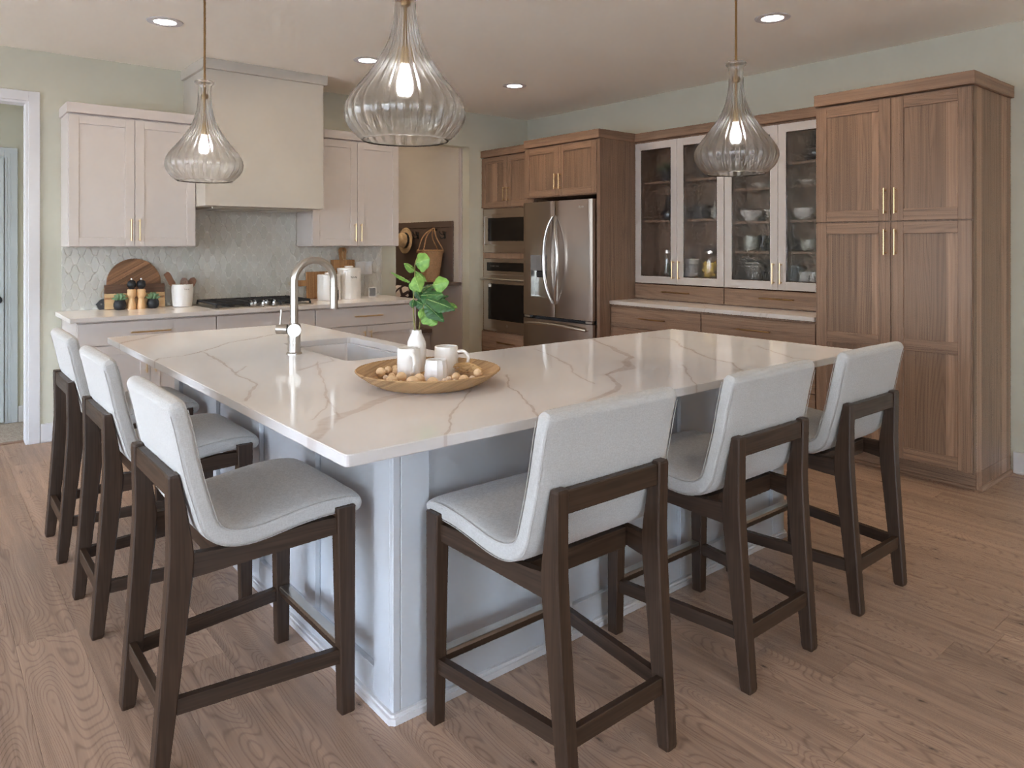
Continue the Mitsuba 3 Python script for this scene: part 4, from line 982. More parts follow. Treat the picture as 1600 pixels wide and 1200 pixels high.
for i, (b, e, w, lo, mt, dd, (fu, fc_), cu) in enumerate(LV):
    B, E_ = at(*b, dd), at(*e, dd - 0.025)
    leaf(B, E_, w * 0.0025, lo, up * fu + tocam * fc_ + Rv * 0.1 * math.sin(i), cu, mt, i)
    near = at(648 if b[0] < 656 else 662, b[1] + (8 if b[1] < 460 else 4), 0)
    obj('leaf_stalk', tube(curve([near, (near + B) / 2 + V([0, 0, 0.003]), B], 6), 0.0011, 5), 'stem', t, smooth=True)

# ------------------------------------------------------------------ on the back counter
scene['walnut'] = plain(proc(lambda p, n, uv: grain((p.x * 0.86 + p.z * 0.5) * 1.0, dr.floor((p.z * 0.86 - p.x * 0.5) / 0.028) * 0.31 + (p.z * 0.86 - p.x * 0.5) * 0.6, 2.0, srgb(70, 44, 32), srgb(168, 122, 86)) * (0.55 + 0.8 * cell_rand(dr.floor((p.z * 0.86 - p.x * 0.5) / 0.028), 3))), 0.45, 0.3)
scene['board_dark'] = plain(proc(lambda p, n, uv: grain(p.x, p.z, 8.0, srgb(58, 40, 32), srgb(116, 84, 64))), 0.45, 0.3)
scene['board_pale'] = plain(proc(lambda p, n, uv: grain(p.x, p.z, 5.0, srgb(196, 156, 108), srgb(226, 194, 150))), 0.45, 0.3)
scene['board_mid'] = plain(proc(lambda p, n, uv: grain(p.x, p.z, 6.0, srgb(140, 96, 64), srgb(186, 140, 100))), 0.45, 0.3)
scene['board_rustic'] = plain(proc(lambda p, n, uv: grain(p.z, p.x, 9.0, srgb(104, 66, 38), srgb(182, 134, 88)) * (0.75 + 0.4 * cell_rand(dr.floor(p.x / 0.055), 4))), 0.55, 0.25)
scene['mill_wood'] = plain(proc(lambda p, n, uv: grain(p.z, p.x + p.y, 7.0, srgb(206, 160, 110), srgb(232, 196, 150))), 0.4, 0.35)
scene['spoon_wood'] = plain(proc(lambda p, n, uv: grain(p.z, p.x + p.y, 1.0, srgb(70, 44, 30), srgb(130, 90, 64))), 0.4, 0.35)
scene['slate'] = plain(srgb(62, 64, 68), 0.7, 0.3)
scene['twine'] = plain(srgb(188, 164, 128), 0.9, 0.1)
scene['succulent'] = two(dict(type='principled', base_color=proc(lambda p, n, uv: mix(srgb(70, 104, 74), srgb(148, 176, 138), noise(p.x * 160, p.y * 160, p.z * 160))), roughness=0.5, specular=0.3))
CZ = 0.9143
XZ = [(1, 0, 0), (0, 0, 1), (0, -1, 0)]                     # polygon (x, z) standing upright, thickness towards +y... towards the camera
def upright(poly, th, y, lean=0.0, z0=CZ):
    """board standing on z0: polygon in (x, z above z0), its front face at y (bottom), leaning back by lean radians"""
    m = xf(extr(poly, th), XZ, (0, y + th, z0))
    return rot(m, -lean, [1, 0, 0], (0, y + th, z0))
t = thing('cutting_board', 'big round walnut board leaning on the tiles behind the pepper mills', 'cutting board')
obj('board', upright(shapely.Point(1.252, 0.1835).buffer(0.1835, 48), 0.018, 5.963, 0.055), 'walnut', t)
t = thing('cutting_board', 'rectangular striped board standing in front of the round walnut board', 'cutting board')
Yb, Lb = 5.918, 0.09
strips = [(0.0, 0.070, 'board_pale'), (0.0705, 0.085, 'board_mid'), (0.0855, 0.112, 'board_pale'), (0.1125, 0.178, 'board_dark')]
for a, b, m_ in strips:
    obj('strip', upright(sbox(1.048, a, 1.452, b), 0.030, Yb, Lb), m_, t, label='dark walnut strip' if m_ == 'board_dark' else 'pale maple strip')
obj('cord', tube(curve([(1.047, 5.93, 1.07), (1.034, 5.925, 1.055), (1.024, 5.93, 1.03), (1.028, 5.935, 1.005)], 12), 0.0022, 6), 'twine', t, smooth=True)
t = thing('slate_board', 'dark slate board with a pointed end poking out left of the striped board', 'cutting board')
obj('board', upright(Polygon([(0.996, 0.040), (1.030, 0.075), (1.11, 0.095), (1.11, 0.0), (1.016, 0.0)]).difference(shapely.Point(1.031, 0.038).buffer(0.007)), 0.008, 5.9555, 0.05), 'slate', t)
for x, y, lab in ((1.134, 5.864, 'small succulent in a round black pot left of the pepper mills'), (1.354, 5.864, 'small succulent in a round black pot right of the pepper mills')):
    t = thing('potted_succulent', lab, 'plant', 'potted succulents on the back counter')
    obj('pot', vessel([(0, CZ), (0.026, CZ), (0.036, CZ + 0.008), (0.0425, CZ + 0.03), (0.041, CZ + 0.048), (0.034, CZ + 0.066), (0.031, CZ + 0.070)], 0.003, 36, (x, y, 0)), 'black_matte', t, smooth=40)
    ms = []
    for ring, (nl, el, L) in enumerate(((8, 0.35, 0.058), (7, 0.75, 0.055), (5, 1.15, 0.05))):
        for q in range(nl):
            a = 2 * math.pi * (q + 0.5 * ring) / nl
            d = V([math.cos(a) * math.cos(el), math.sin(a) * math.cos(el), math.sin(el)])
            p0 = V([x, y, CZ + 0.066 + 0.004 * ring])
            lf = tube([p0 + d * L * s for s in (0.1, 0.35, 0.6, 0.85, 1.0)], [0.006, 0.009, 0.009, 0.006, 0.001], 6)
            obj('leaf', lf, 'succulent', t, smooth=50)
for x, y, lab in ((1.209, 5.856, 'left one of the two wooden pepper mills with round black heads'), (1.272, 5.852, 'right one of the two wooden pepper mills with round black heads')):
    t = thing('pepper_mill', lab, 'pepper mill', 'pepper mills on the back counter')
    obj('base', lathe([(0, CZ), (0.0275, CZ), (0.0285, CZ + 0.004), (0.027, CZ + 0.03), (0.0195, CZ + 0.07), (0.0185, CZ + 0.078), (0.024, CZ + 0.088), (0.0295, CZ + 0.102), (0.0300, CZ + 0.135), (0.0270, CZ + 0.146), (0, CZ + 0.146)], 32, (x, y, 0)), 'mill_wood', t, smooth=35)
    obj('head', lathe([(0, CZ + 0.1465), (0.014, CZ + 0.1465), (0.014, CZ + 0.153), (0.020, CZ + 0.157), (0.0285, CZ + 0.168), (0.0305, CZ + 0.184), (0.026, CZ + 0.202), (0.014, CZ + 0.211), (0, CZ + 0.212)], 32, (x, y, 0)), 'black_matte', t, smooth=40, label='round black head')
    obj('knob', lathe([(0, CZ + 0.2125), (0.006, CZ + 0.2125), (0.008, CZ + 0.220), (0.006, CZ + 0.227), (0, CZ + 0.228)], 16, (x, y, 0)), 'steel_bright', t, smooth=40, label='small silver knob')
def ring_text(txt, h, c, r, z, ang, depth=0.0008, bold=False):
    m = meshkit.text_mesh(txt, h, depth, bold); w = m.bounds[1][0]
    v = m.vertices; a = ang + (v[:, 0] - w / 2) / r; rr = r + v[:, 2]
    m.vertices = np.c_[c[0] + rr * np.cos(a), c[1] + rr * np.sin(a), z + v[:, 1]]
    return m
t = thing('utensil_crock', 'white ceramic crock of wooden utensils left of the cooktop', 'crock')
cx_, cy_ = 1.560, 5.862
obj('body', vessel([(0, CZ), (0.060, CZ), (0.0665, CZ + 0.005), (0.072, CZ + 0.05), (0.0755, CZ + 0.12), (0.0755, CZ + 0.170)], 0.005, 48, (cx_, cy_, 0)), 'white_ceramic', t, smooth=40)
obj('lettering', ring_text('UTENSILS', 0.0085, (cx_, cy_), 0.0757, CZ + 0.130, math.atan2(-cy_, -cx_) + 0.45), 'lettering_pale', t)
def utensil(name, lab, foot, top, head):
    t = thing(name, lab, 'utensil', 'wooden utensils in the crock')
    f, e = V(foot), V(top); obj('shaft', tube([f, f + (e - f) * 0.6], 0.0055, 10), 'spoon_wood', t, smooth=40)
    ax = (e - f) / np.linalg.norm(e - f); sd = np.cross(ax, -Fv); sd /= np.linalg.norm(sd); nn = np.cross(sd, ax)
    poly = head; m = extr(poly, 0.007, -0.0035)
    obj('head', xf(m, [sd, ax, nn], f + (e - f) * 0.6), 'spoon_wood', t)
el = lambda w, h, holes=(): shapely.affinity.scale(shapely.Point(0, 0).buffer(1, 20), w, h)
base_z = CZ + 0.012
utensil('spatula', 'wooden spatula leaning left out of the white crock', (1.585, 5.862, base_z), (1.450, 5.862, 1.160), Polygon([(-0.006, -0.02), (0.006, -0.02), (0.022, 0.03), (0.026, 0.115), (0.012, 0.128), (-0.02, 0.118), (-0.024, 0.03)]))
sl = shapely.affinity.translate(el(0.030, 0.045), 0, 0.06)
for dx in (-0.012, 0.0, 0.012): sl = sl.difference(sbox(dx - 0.0028, 0.03, dx + 0.0028, 0.092))
utensil('slotted_spoon', 'slotted wooden spoon upright in the white crock', (1.565, 5.848, base_z), (1.568, 5.84, 1.10), sl.union(sbox(-0.006, -0.02, 0.006, 0.03)))
utensil('wooden_spoon', 'wooden spoon leaning right out of the white crock', (1.548, 5.872, base_z), (1.640, 5.868, 1.115), shapely.affinity.translate(el(0.029, 0.044), 0, 0.06).union(sbox(-0.006, -0.02, 0.006, 0.03)))

# cooktop
t = thing('cooktop', 'stainless gas cooktop with black grates set in the back counter', 'cooktop')
obj('plate', cat(box(1.662, 2.428, 5.424, 5.944, CZ, 0.9205, 0.003), box(1.675, 2.415, 5.437, 5.931, 0.9205, 0.9235, 0.001)), 'steel', t)
def grate(x0, x1, y0, y1):
    z1 = 0.958; b = 0.0065; ms = []
    for y in (y0, y1): ms.append(box(x0, x1, y - b, y + b, z1 - 0.016, z1, 0.002))
    for x in (x0, x1): ms.append(box(x - b, x + b, y0 + b, y1 - b, z1 - 0.016, z1, 0.002))
    n = 5
    for k in range(1, n): 
        y = y0 + (y1 - y0) * k / n; ms.append(box(x0 + b, x1 - b, y - 0.0045, y + 0.0045, z1 - 0.013, z1 - 0.001, 0.002))
    xm = (x0 + x1) / 2; ms.append(box(xm - 0.0045, xm + 0.0045, y0 + b, y1 - b, z1 - 0.013, z1, 0.002))
    for x in (x0, x1):
        for y in (y0, y1): ms.append(box(x - b, x + b, y - b, y + b, 0.9236, z1 - 0.016, 0.001))
    return man_union(ms)
obj('grate', grate(1.685, 1.925, 5.452, 5.918), 'iron', t, label='black cast iron grate')
obj('grate', grate(1.935, 2.155, 5.600, 5.918), 'iron', t, label='black cast iron grate')
obj('grate', grate(2.165, 2.405, 5.452, 5.918), 'iron', t, label='black cast iron grate')
for x, y, r in ((1.805, 5.56, 0.035), (1.805, 5.80, 0.03), (2.045, 5.76, 0.045), (2.285, 5.56, 0.03), (2.285, 5.80, 0.038)):
    obj('burner', lathe([(0, 0.9236), (r + 0.012, 0.9236), (r + 0.012, 0.929), (r, 0.932), (r, 0.939), (r * 0.9, 0.942), (0, 0.942)], 28, (x, y, 0)), 'iron', t, smooth=30)
for k, (x, y) in enumerate(((1.955, 5.50), (2.000, 5.545), (2.045, 5.49), (2.090, 5.545), (2.135, 5.50))):
    kn_ = cat(lathe([(0, 0.9236), (0.021, 0.9236), (0.0215, 0.928), (0.017, 0.933), (0.0155, 0.948), (0, 0.950)], 24, (x, y, 0)), box(x - 0.004, x + 0.004, y - 0.019, y + 0.019, 0.9495, 0.962, 0.002))
    obj('knob', kn_, 'steel_bright', t, smooth=30, label='round steel knob')
# boards, canisters, frame, switch on the right of the cooktop
t = thing('cutting_board', 'rustic wooden board with its handle pointing left, beside the sugar canister', 'cutting board')
obj('board', upright(sbox(2.60, 0.0, 2.80, 0.235).union(sbox(2.47, 0.118, 2.60, 0.158).buffer(0.006)), 0.022, 5.945, 0.06), 'board_rustic', t)
obj('ring', tube([(2.449 + 0.014 * math.cos(a), 5.955, CZ + 0.141 + 0.012 * math.sin(a)) for a in np.linspace(0, 2 * math.pi, 20)[:-1]], 0.0025, 6, closed=True), 'twine', t, smooth=True)
t = thing('cutting_board', 'rustic wooden board with an upright handle and cord behind the flour canister', 'cutting board')
hb = sbox(2.835, 0.0, 3.058, 0.335).union(Polygon([(2.92, 0.33), (2.975, 0.33), (2.982, 0.43), (2.965, 0.445), (2.93, 0.445), (2.913, 0.43)])).difference(shapely.Point(2.948, 0.425).buffer(0.009))
obj('board', upright(hb, 0.022, 5.955, 0.045), 'board_rustic', t)
obj('cord', tube(curve([(2.948, 5.972, CZ + 0.425), (2.935, 5.955, CZ + 0.40), (2.928, 5.945, CZ + 0.36), (2.945, 5.938, CZ + 0.335), (2.962, 5.945, CZ + 0.36), (2.958, 5.955, CZ + 0.40), (2.949, 5.968, CZ + 0.424)], 24), 0.0025, 6), 'twine', t, smooth=True, label='pale cord loop')
def canister(x, y, r, h, txt, sub, lab):
    t = thing('canister', lab, 'canister', 'white lettered canisters')
    obj('body', lathe([(0, CZ), (r * 0.97, CZ), (r, CZ + 0.004), (r, CZ + h - 0.002), (r * 0.98, CZ + h), (0, CZ + h)], 56, (x, y, 0)), 'white_ceramic', t, smooth=35)
    obj('lid', lathe([(0, CZ + h + 0.0005), (r * 1.01, CZ + h + 0.0005), (r * 1.02, CZ + h + 0.004), (r * 1.01, CZ + h + 0.014), (r * 0.93, CZ + h + 0.018), (0, CZ + h + 0.020)], 56, (x, y, 0)), 'white_ceramic', t, smooth=35)
    obj('knob', lathe([(0, CZ + h + 0.0202), (r * 0.36, CZ + h + 0.0202), (r * 0.38, CZ + h + 0.026), (r * 0.36, CZ + h + 0.034), (0, CZ + h + 0.036)], 32, (x, y, 0)), 'white_ceramic', t, smooth=35)
    a = math.atan2(-y, -x) + 0.42
    obj('lettering', ring_text(txt, 0.013, (x, y), r + 0.0003, CZ + h * 0.72, a, bold=True), 'lettering', t)
    return t
canister(2.708, 5.752, 0.097, 0.200, 'SUGAR', None, 'shorter white canister lettered SUGAR, behind the faucet')
canister(2.921, 5.805, 0.101, 0.252, 'FLOUR', None, 'taller white canister lettered FLOUR')
t = thing('picture_frame', 'tiny white frame with a dark panel standing on the back counter', 'frame')
obj('frame', cat(box(3.128, 3.206, 5.83, 5.842, CZ, CZ + 0.007), box(3.128, 3.206, 5.83, 5.842, CZ + 0.080, CZ + 0.087), box(3.128, 3.136, 5.83, 5.842, CZ + 0.007, CZ + 0.080), box(3.198, 3.206, 5.83, 5.842, CZ + 0.007, CZ + 0.080)), 'white_matte', t)
obj('panel', box(3.136, 3.198, 5.833, 5.840, CZ + 0.007, CZ + 0.080, 0), 'grey_plastic', t, label='plain grey panel')
t = thing('switch_plate', 'white triple switch plate on the tiles right of the flour canister', 'switch')
YP = YW - 0.0108
obj('plate', box(3.085, 3.25, YP - 0.006, YP, 1.113, 1.230, 0.002), 'white_matte', t)
for k in range(3):
    x = 3.114 + k * 0.0535
    obj('switch', cat(box(x - 0.009, x + 0.009, YP - 0.0075, YP - 0.0062, 1.150, 1.194, 0.0005), box(x - 0.004, x + 0.004, YP - 0.014, YP - 0.0076, 1.166, 1.184, 0.001)), 'white_ceramic', t)

# ------------------------------------------------------------------ mudroom
t = thing('hook_board', 'dark brown panelled board with hooks on the mudroom wall', 'coat rack')
obj('panel', box(4.386, 4.3995, 6.33, 8.60, 0.992, 1.570, 0.001), 'mud_panel', t)
obj('rail', box(4.378, 4.3995, 6.33, 8.60, 1.5705, 1.638, 0.002), 'mud_panel', t)
for y in (6.472, 7.013, 7.554):
    k = []
    for s in (-1, 1):
        k.append(tube(curve([(4.384, y, 1.50), (4.362, y + s * 0.012, 1.492), (4.345, y + s * 0.028, 1.505), (4.335, y + s * 0.036, 1.530)], 10), 0.0048, 8))
    k.append(tube(curve([(4.384, y, 1.485), (4.355, y, 1.455), (4.335, y, 1.452), (4.325, y, 1.470)], 10), 0.0048, 8))
    k.append(box(4.380, 4.3858, y - 0.015, y + 0.015, 1.45, 1.525, 0.002))
    obj('hook', man_union(k), 'iron', t, smooth=40, label='black double coat hook')
obj('peg', tube([(4.3858, 6.63, 1.545), (4.30, 6.60, 1.552)], 0.007, 8), 'iron', t, label='black peg')
obj('peg', tube([(4.3858, 7.20, 1.44), (4.345, 7.20, 1.45)], 0.006, 8), 'iron', t, label='black peg')
scene['straw'] = plain(proc(lambda p, n, uv: mix(srgb(176, 148, 112), srgb(226, 200, 164), noise(p.y * 220, p.z * 220, p.x * 220))), 0.8, 0.2)
scene['wicker'] = plain(proc(lambda p, n, uv: mix(srgb(120, 84, 58), srgb(200, 160, 122), dr.abs(dr.sin(p.z * 330 + 1.6 * dr.sin((p.y - p.x) * 300))))), 0.8, 0.2)
t = thing('straw_hat', 'straw fedora with a black band hanging on the mudroom hook board', 'hat')
prof = [(0.150, 0.012), (0.130, 0.006), (0.105, 0.002), (0.088, 0.006), (0.086, 0.02), (0.080, 0.075), (0.070, 0.100), (0.045, 0.112), (0.0, 0.106)]
hat = lathe(prof + [(0.0, 0.102), (0.043, 0.108), (0.067, 0.097), (0.077, 0.074), (0.083, 0.02), (0.086, 0.003), (0.105, -0.002), (0.130, 0.002), (0.150, 0.009), (0.150, 0.012)], 56)
HM = [(0, 1, 0.10), (0.12, 0, 1), (-1, 0, 0.12)]
HM = [V(c) / np.linalg.norm(c) for c in HM]
obj('body', xf(hat, HM, (4.340, 7.20, 1.43)), 'straw', t, smooth=50)
bd = lathe([(0.0885, 0.010), (0.0885, 0.034), (0.0865, 0.034), (0.0865, 0.010), (0.0885, 0.010)], 56)
obj('band', xf(lathe([(0.0895, 0.009), (0.0865, 0.036), (0.0848, 0.036), (0.0875, 0.009), (0.0895, 0.009)], 56), HM, (4.340, 7.20, 1.43)), 'black_matte', t, smooth=40, label='black band')
t = thing('woven_basket', 'woven wicker tote basket hanging on the mudroom hook board', 'basket')
bx_, by_ = 4.24, 6.535
def weave(R, a, z): return R * (1 + 0.018 * np.sin(28 * a + 3.14 * np.floor(z / 0.022))) * (1 + 0 * z)
bp = [(0, 0.985), (0.078, 0.985), (0.086, 0.99)] + [(0.086 + 0.052 * q, 0.99 + 0.33 * q) for q in np.linspace(0.03, 1, 30)]
obj('body', lathe(np.vstack([V(bp), V(bp)[::-1] - V([[0.007, 0]]) * (V(bp)[::-1][:, :1] > 0.01) + V([[0, 0.004]])]), 72, (bx_, by_, 0), weave), 'wicker', t, smooth=40)
obj('rim', tube([(bx_ + 0.137 * math.cos(a), by_ + 0.137 * math.sin(a), 1.322) for a in np.linspace(0, 2 * math.pi, 49)[:-1]], 0.008, 8, closed=True), 'wicker', t, smooth=40)
for s in (-1, 1):
    hp = [(bx_ + s * 0.136, by_ - 0.05, 1.30), (bx_ + s * 0.10, by_ - 0.045, 1.38), (bx_ + s * 0.045 + 0.03, by_ + 0.02, 1.50), (bx_ + 0.085 + s * 0.006, by_ + 0.07, 1.562), (bx_ + s * 0.045 + 0.03, by_ + 0.075, 1.50), (bx_ + s * 0.10, by_ + 0.05, 1.38), (bx_ + s * 0.136, by_ + 0.055, 1.30)]
    obj('handle', tube(curve(hp, 40), 0.0065, 8), 'wicker', t, smooth=40, label='braided loop handle')
t = thing('bench', 'dark brown bench along the mudroom wall, under the cushions', 'bench')
obj('seat', box(3.90, 4.371, 6.70, 8.8, 0.42, 0.46, 0.003), 'mud_panel', t)
obj('base', cat(box(3.94, 4.371, 6.74, 8.76, 0.0, 0.4195, 0.002)), 'mud_low', t)
scene['cushion_print'] = plain(proc(lambda p, n, uv: mix(srgb(226, 214, 208), srgb(70, 58, 58), dr.select(dr.abs(dr.abs((p.y * 6.0) - dr.floor(p.y * 6.0) - 0.5) * 1.0 - dr.abs(p.z * 6.0 - dr.floor(p.z * 6.0) - 0.5)) < 0.13, 1.0, 0.0))), 0.9, 0.1)
scene['cushion_dark'] = plain(srgb(66, 56, 52), 0.9, 0.1)
def pillow(w, h, d):
    u, v = np.meshgrid(np.linspace(-1, 1, 17), np.linspace(-1, 1, 17), indexing='ij')
    th = (np.clip(1 - u ** 4, 0, 1) * np.clip(1 - v ** 4, 0, 1)) ** 0.55 * d / 2
    sh = 1 - 0.06 * (u * v) ** 2 
    A = np.stack([u * w / 2 * sh, v * h / 2 * sh, th], -1).reshape(-1, 3); B = A * [1, 1, -1]
    f = grid_faces(17, 17); m = trimesh.Trimesh(np.vstack([A, B]), np.vstack([f, f[:, ::-1] + len(A)]), process=False); m.merge_vertices(); m.update_faces(m.nondegenerate_faces()); return outward(m)
PM = [V(c) / np.linalg.norm(c) for c in [(0, 1, 0), (0.16, 0, 1), (-1, 0, 0.16)]]
t = thing('cushion', 'patterned pale cushion on the mudroom bench', 'cushion')
obj('cover', xf(pillow(0.46, 0.46, 0.13), PM, (4.10, 7.02, 0.705)), 'cushion_print', t, smooth=50)
t = thing('cushion', 'dark brown cushion behind the patterned one on the mudroom bench', 'cushion')
obj('cover', xf(pillow(0.50, 0.54, 0.12), PM, (4.265, 7.30, 0.745)), 'cushion_dark', t, smooth=50)

# ------------------------------------------------------------------ in the glass-door cabinets (things stand on the boards at these heights)
SB, S1, S2, R1, R2, R3, R4 = 1.1042, 1.5952, 1.9252, 1.3382, 1.5662, 1.8182, 1.9852
scene['lemon_skin'] = plain(proc(lambda p, n, uv: mix(srgb(236, 184, 40), srgb(250, 214, 84), noise(p.x * 90, p.y * 90, p.z * 90))), 0.45, 0.35)
scene['herb'] = plain(srgb(92, 108, 78), 0.7, 0.2)
scene['smoke_ceramic'] = plain(srgb(24, 26, 30), 0.15, 0.5)
scene['stone_ceramic'] = plain(srgb(196, 198, 188), 0.3, 0.4)
scene['clear_ware'] = plain(srgb(150, 164, 172), 0.08, 0.6)
def pot(name, lab, cat_, x, y, z, prof, m, th=0.003, n=36, group=None, ribs=None):
    t = thing(name, lab, cat_, group)
    p = [(r, z + h) for r, h in prof]
    mm = vessel(p, th, n, (x, y, 0))
    if ribs:
        v = mm.vertices - V([x, y, 0]); a = np.arctan2(v[:, 1], v[:, 0]); h = (v[:, 2] - z) / max(q for _, q in prof)
        s = 1 + ribs[1] * np.cos(ribs[0] * a) * np.clip(h, 0, 1); mm.vertices = np.c_[x + v[:, 0] * s, y + v[:, 1] * s, v[:, 2] + ribs[2] * np.cos(ribs[0] * a) * np.clip(h, 0, 1) ** 3]
    obj('body', mm, m, t, smooth=45)
    return t
BOWL = [(0, 0), (0.045, 0), (0.05, 0.008), (0.075, 0.035), (0.092, 0.085)]
G1 = 'white bowls in the right glass cabinet'
pot('bowl', 'white scalloped bowl on the second shelf, left behind the glass', 'bowl', 5.0, 3.150, R2, BOWL, 'white_ceramic', ribs=(12, 0.035, 0.004), n=96, group=G1)
pot('bowl', 'white bowl half hidden behind the middle door frames', 'bowl', 5.02, 2.945, R2, BOWL, 'white_ceramic', ribs=(10, 0.03, 0.003), n=80, group=G1)
pot('bowl', 'white faceted bowl on the second shelf, right behind the glass near the pantry', 'bowl', 5.0, 2.712, R2, [(0, 0), (0.05, 0), (0.06, 0.012), (0.084, 0.045), (0.088, 0.085)], 'white_ceramic', n=14, group=G1)
pl = [(0, 0), (0.07, 0), (0.075, 0.008), (0.10, 0.020), (0.118, 0.034)]
pot('platter', 'white platter on the upper shelf, left behind the glass', 'dish', 5.0, 3.035, R3, pl, 'white_ceramic', n=64, ribs=(16, 0.02, 0.002))
pot('platter', 'white platter on the upper shelf, right behind the glass near the pantry', 'dish', 5.0, 2.650, R3, pl, 'white_ceramic', n=64, ribs=(16, 0.02, 0.002))
pot('bottle_vase', 'glossy black bulbous vase on the top shelf behind the glass', 'vase', 5.0, 2.632, R4, [(0, 0), (0.05, 0), (0.07, 0.02), (0.083, 0.065), (0.07, 0.11), (0.035, 0.15), (0.026, 0.18), (0.030, 0.215)], 'smoke_ceramic')
pot('pitcher', 'pale ceramic pitcher on the third shelf behind the glass', 'pitcher', 5.0, 3.160, R1, [(0, 0), (0.045, 0), (0.05, 0.006), (0.054, 0.06), (0.058, 0.118)], 'stone_ceramic')
for q, (y_, lb) in enumerate(((3.048, 'dark smoked tumbler next to the pale pitcher, at left'), (2.965, 'dark smoked tumbler next to the pale pitcher, at right'))):
    pot('tumbler', lb, 'glass', 5.0, y_, R1, [(0, 0), (0.032, 0), (0.036, 0.005), (0.040, 0.115)], 'smoke_ceramic', group='smoked tumblers')
t = pot('carafe', 'dark smoked carafe on the third shelf beside the pantry', 'carafe', 5.0, 2.812, R1, [(0, 0), (0.045, 0), (0.052, 0.02), (0.048, 0.06), (0.022, 0.10), (0.02, 0.14), (0.026, 0.15)], 'smoke_ceramic')
obj('handle', tube(curve([(4.957, 2.812, R1 + 0.05), (4.936, 2.812, R1 + 0.085), (4.95, 2.812, R1 + 0.125), (4.978, 2.812, R1 + 0.135)], 14), 0.005, 8), 'smoke_ceramic', t, smooth=40)
pot('bowl', 'small pale round bowl on the third shelf near the pantry', 'bowl', 5.0, 2.680, R1, [(0, 0), (0.045, 0), (0.056, 0.01), (0.062, 0.05), (0.06, 0.085)], 'stone_ceramic', group=None)
# bottom right: towel over a wire basket, glasses, white dishes
t = thing('wire_basket', 'black wire basket under the dish towel behind the glass', 'basket')
wy0, wy1, wx0, wx1, wz = 3.03, 3.215, 4.915, 5.085, 0.155
ws = []
for z in np.linspace(0.006, wz, 7): ws.append(tube([(wx0, wy0, SB + z), (wx1, wy0, SB + z), (wx1, wy1, SB + z), (wx0, wy1, SB + z)], 0.0022, 5, closed=True))
for y in np.linspace(wy0, wy1, 8):
    for x in (wx0, wx1): ws.append(tube([(x, y, SB + 0.004), (x, y, SB + wz)], 0.0022, 5))
for x in np.linspace(wx0, wx1, 7)[1:-1]:
    for y in (wy0, wy1): ws.append(tube([(x, y, SB + 0.004), (x, y, SB + wz)], 0.0022, 5))
for y in np.linspace(wy0, wy1, 8): ws.append(tube([(wx0, y, SB + 0.004), (wx1, y, SB + 0.004)], 0.0022, 5))
obj('wires', cat(ws), 'iron', t, kind='stuff')
t = thing('dish_towel', 'pale dish towel with dark stripes draped over the wire basket', 'towel')
scene['towel'] = plain(proc(lambda p, n, uv: mix(srgb(228, 218, 210), srgb(70, 70, 76), dr.select((dr.abs(p.z - 1.165) < 0.004) | (dr.abs(p.z - 1.150) < 0.0025), 1.0, 0.0))), 0.95, 0.1)
prof_ = curve([(3.268, SB + 0.002), (3.245, SB + 0.07), (3.222, SB + 0.15), (3.195, SB + 0.185), (3.150, SB + 0.188), (3.105, SB + 0.178), (3.07, SB + 0.165)], 26)
xs = np.linspace(4.925, 5.07, 14); P = []
for i, (yy, zz) in enumerate(prof_):
    for x in xs:
        w = 0.006 * math.sin(x * 90 + i * 0.12) * (1 if i < 14 else 0.4)
        P.append((x + 0.02 * (i / 26) * math.sin(i * 0.2), yy + w, zz + abs(w) * 0.6))
P = V(P); f = grid_faces(26, 14); m_ = trimesh.Trimesh(P, f, process=False); b_ = m_.copy(); b_.vertices = b_.vertices + [0, 0.0015, 0.003]; b_.invert()
obj('cloth', cat(m_, b_), 'towel', t, smooth=60)
pot('bowl', 'white ceramic bowl resting inside the wire basket', 'bowl', 5.0, 3.12, SB + 0.0075, [(0, 0), (0.035, 0), (0.055, 0.02), (0.074, 0.09), (0.078, 0.14)], 'white_ceramic', group=None)
for q, (x_, y_) in enumerate(((4.97, 2.875), (5.05, 2.80), (4.965, 2.797))):
    t = thing('drinking_glass', ('clear drinking glass on the bottom board, nearest to the middle door frames', 'clear drinking glass on the bottom board, rear one of the two by the white cups', 'clear drinking glass on the bottom board, front one of the two by the white cups')[q], 'glass', 'clear glasses on the bottom board')
    obj('body', vessel([(0, SB), (0.026, SB), (0.029, SB + 0.004), (0.034, SB + 0.125)], 0.002, 28, (x_, y_, 0)), 'clear_ware', t, smooth=40)
for q, y_ in enumerate((2.722, 2.648)):
    pot('white_cup', ('white cup on the bottom board, left of its pair by the pantry', 'white cup on the bottom board, right of its pair by the pantry')[q], 'cup', 5.0, y_, SB, [(0, 0), (0.03, 0), (0.033, 0.004), (0.035, 0.05), (0.036, 0.085)], 'white_ceramic', group='white cups by the pantry')
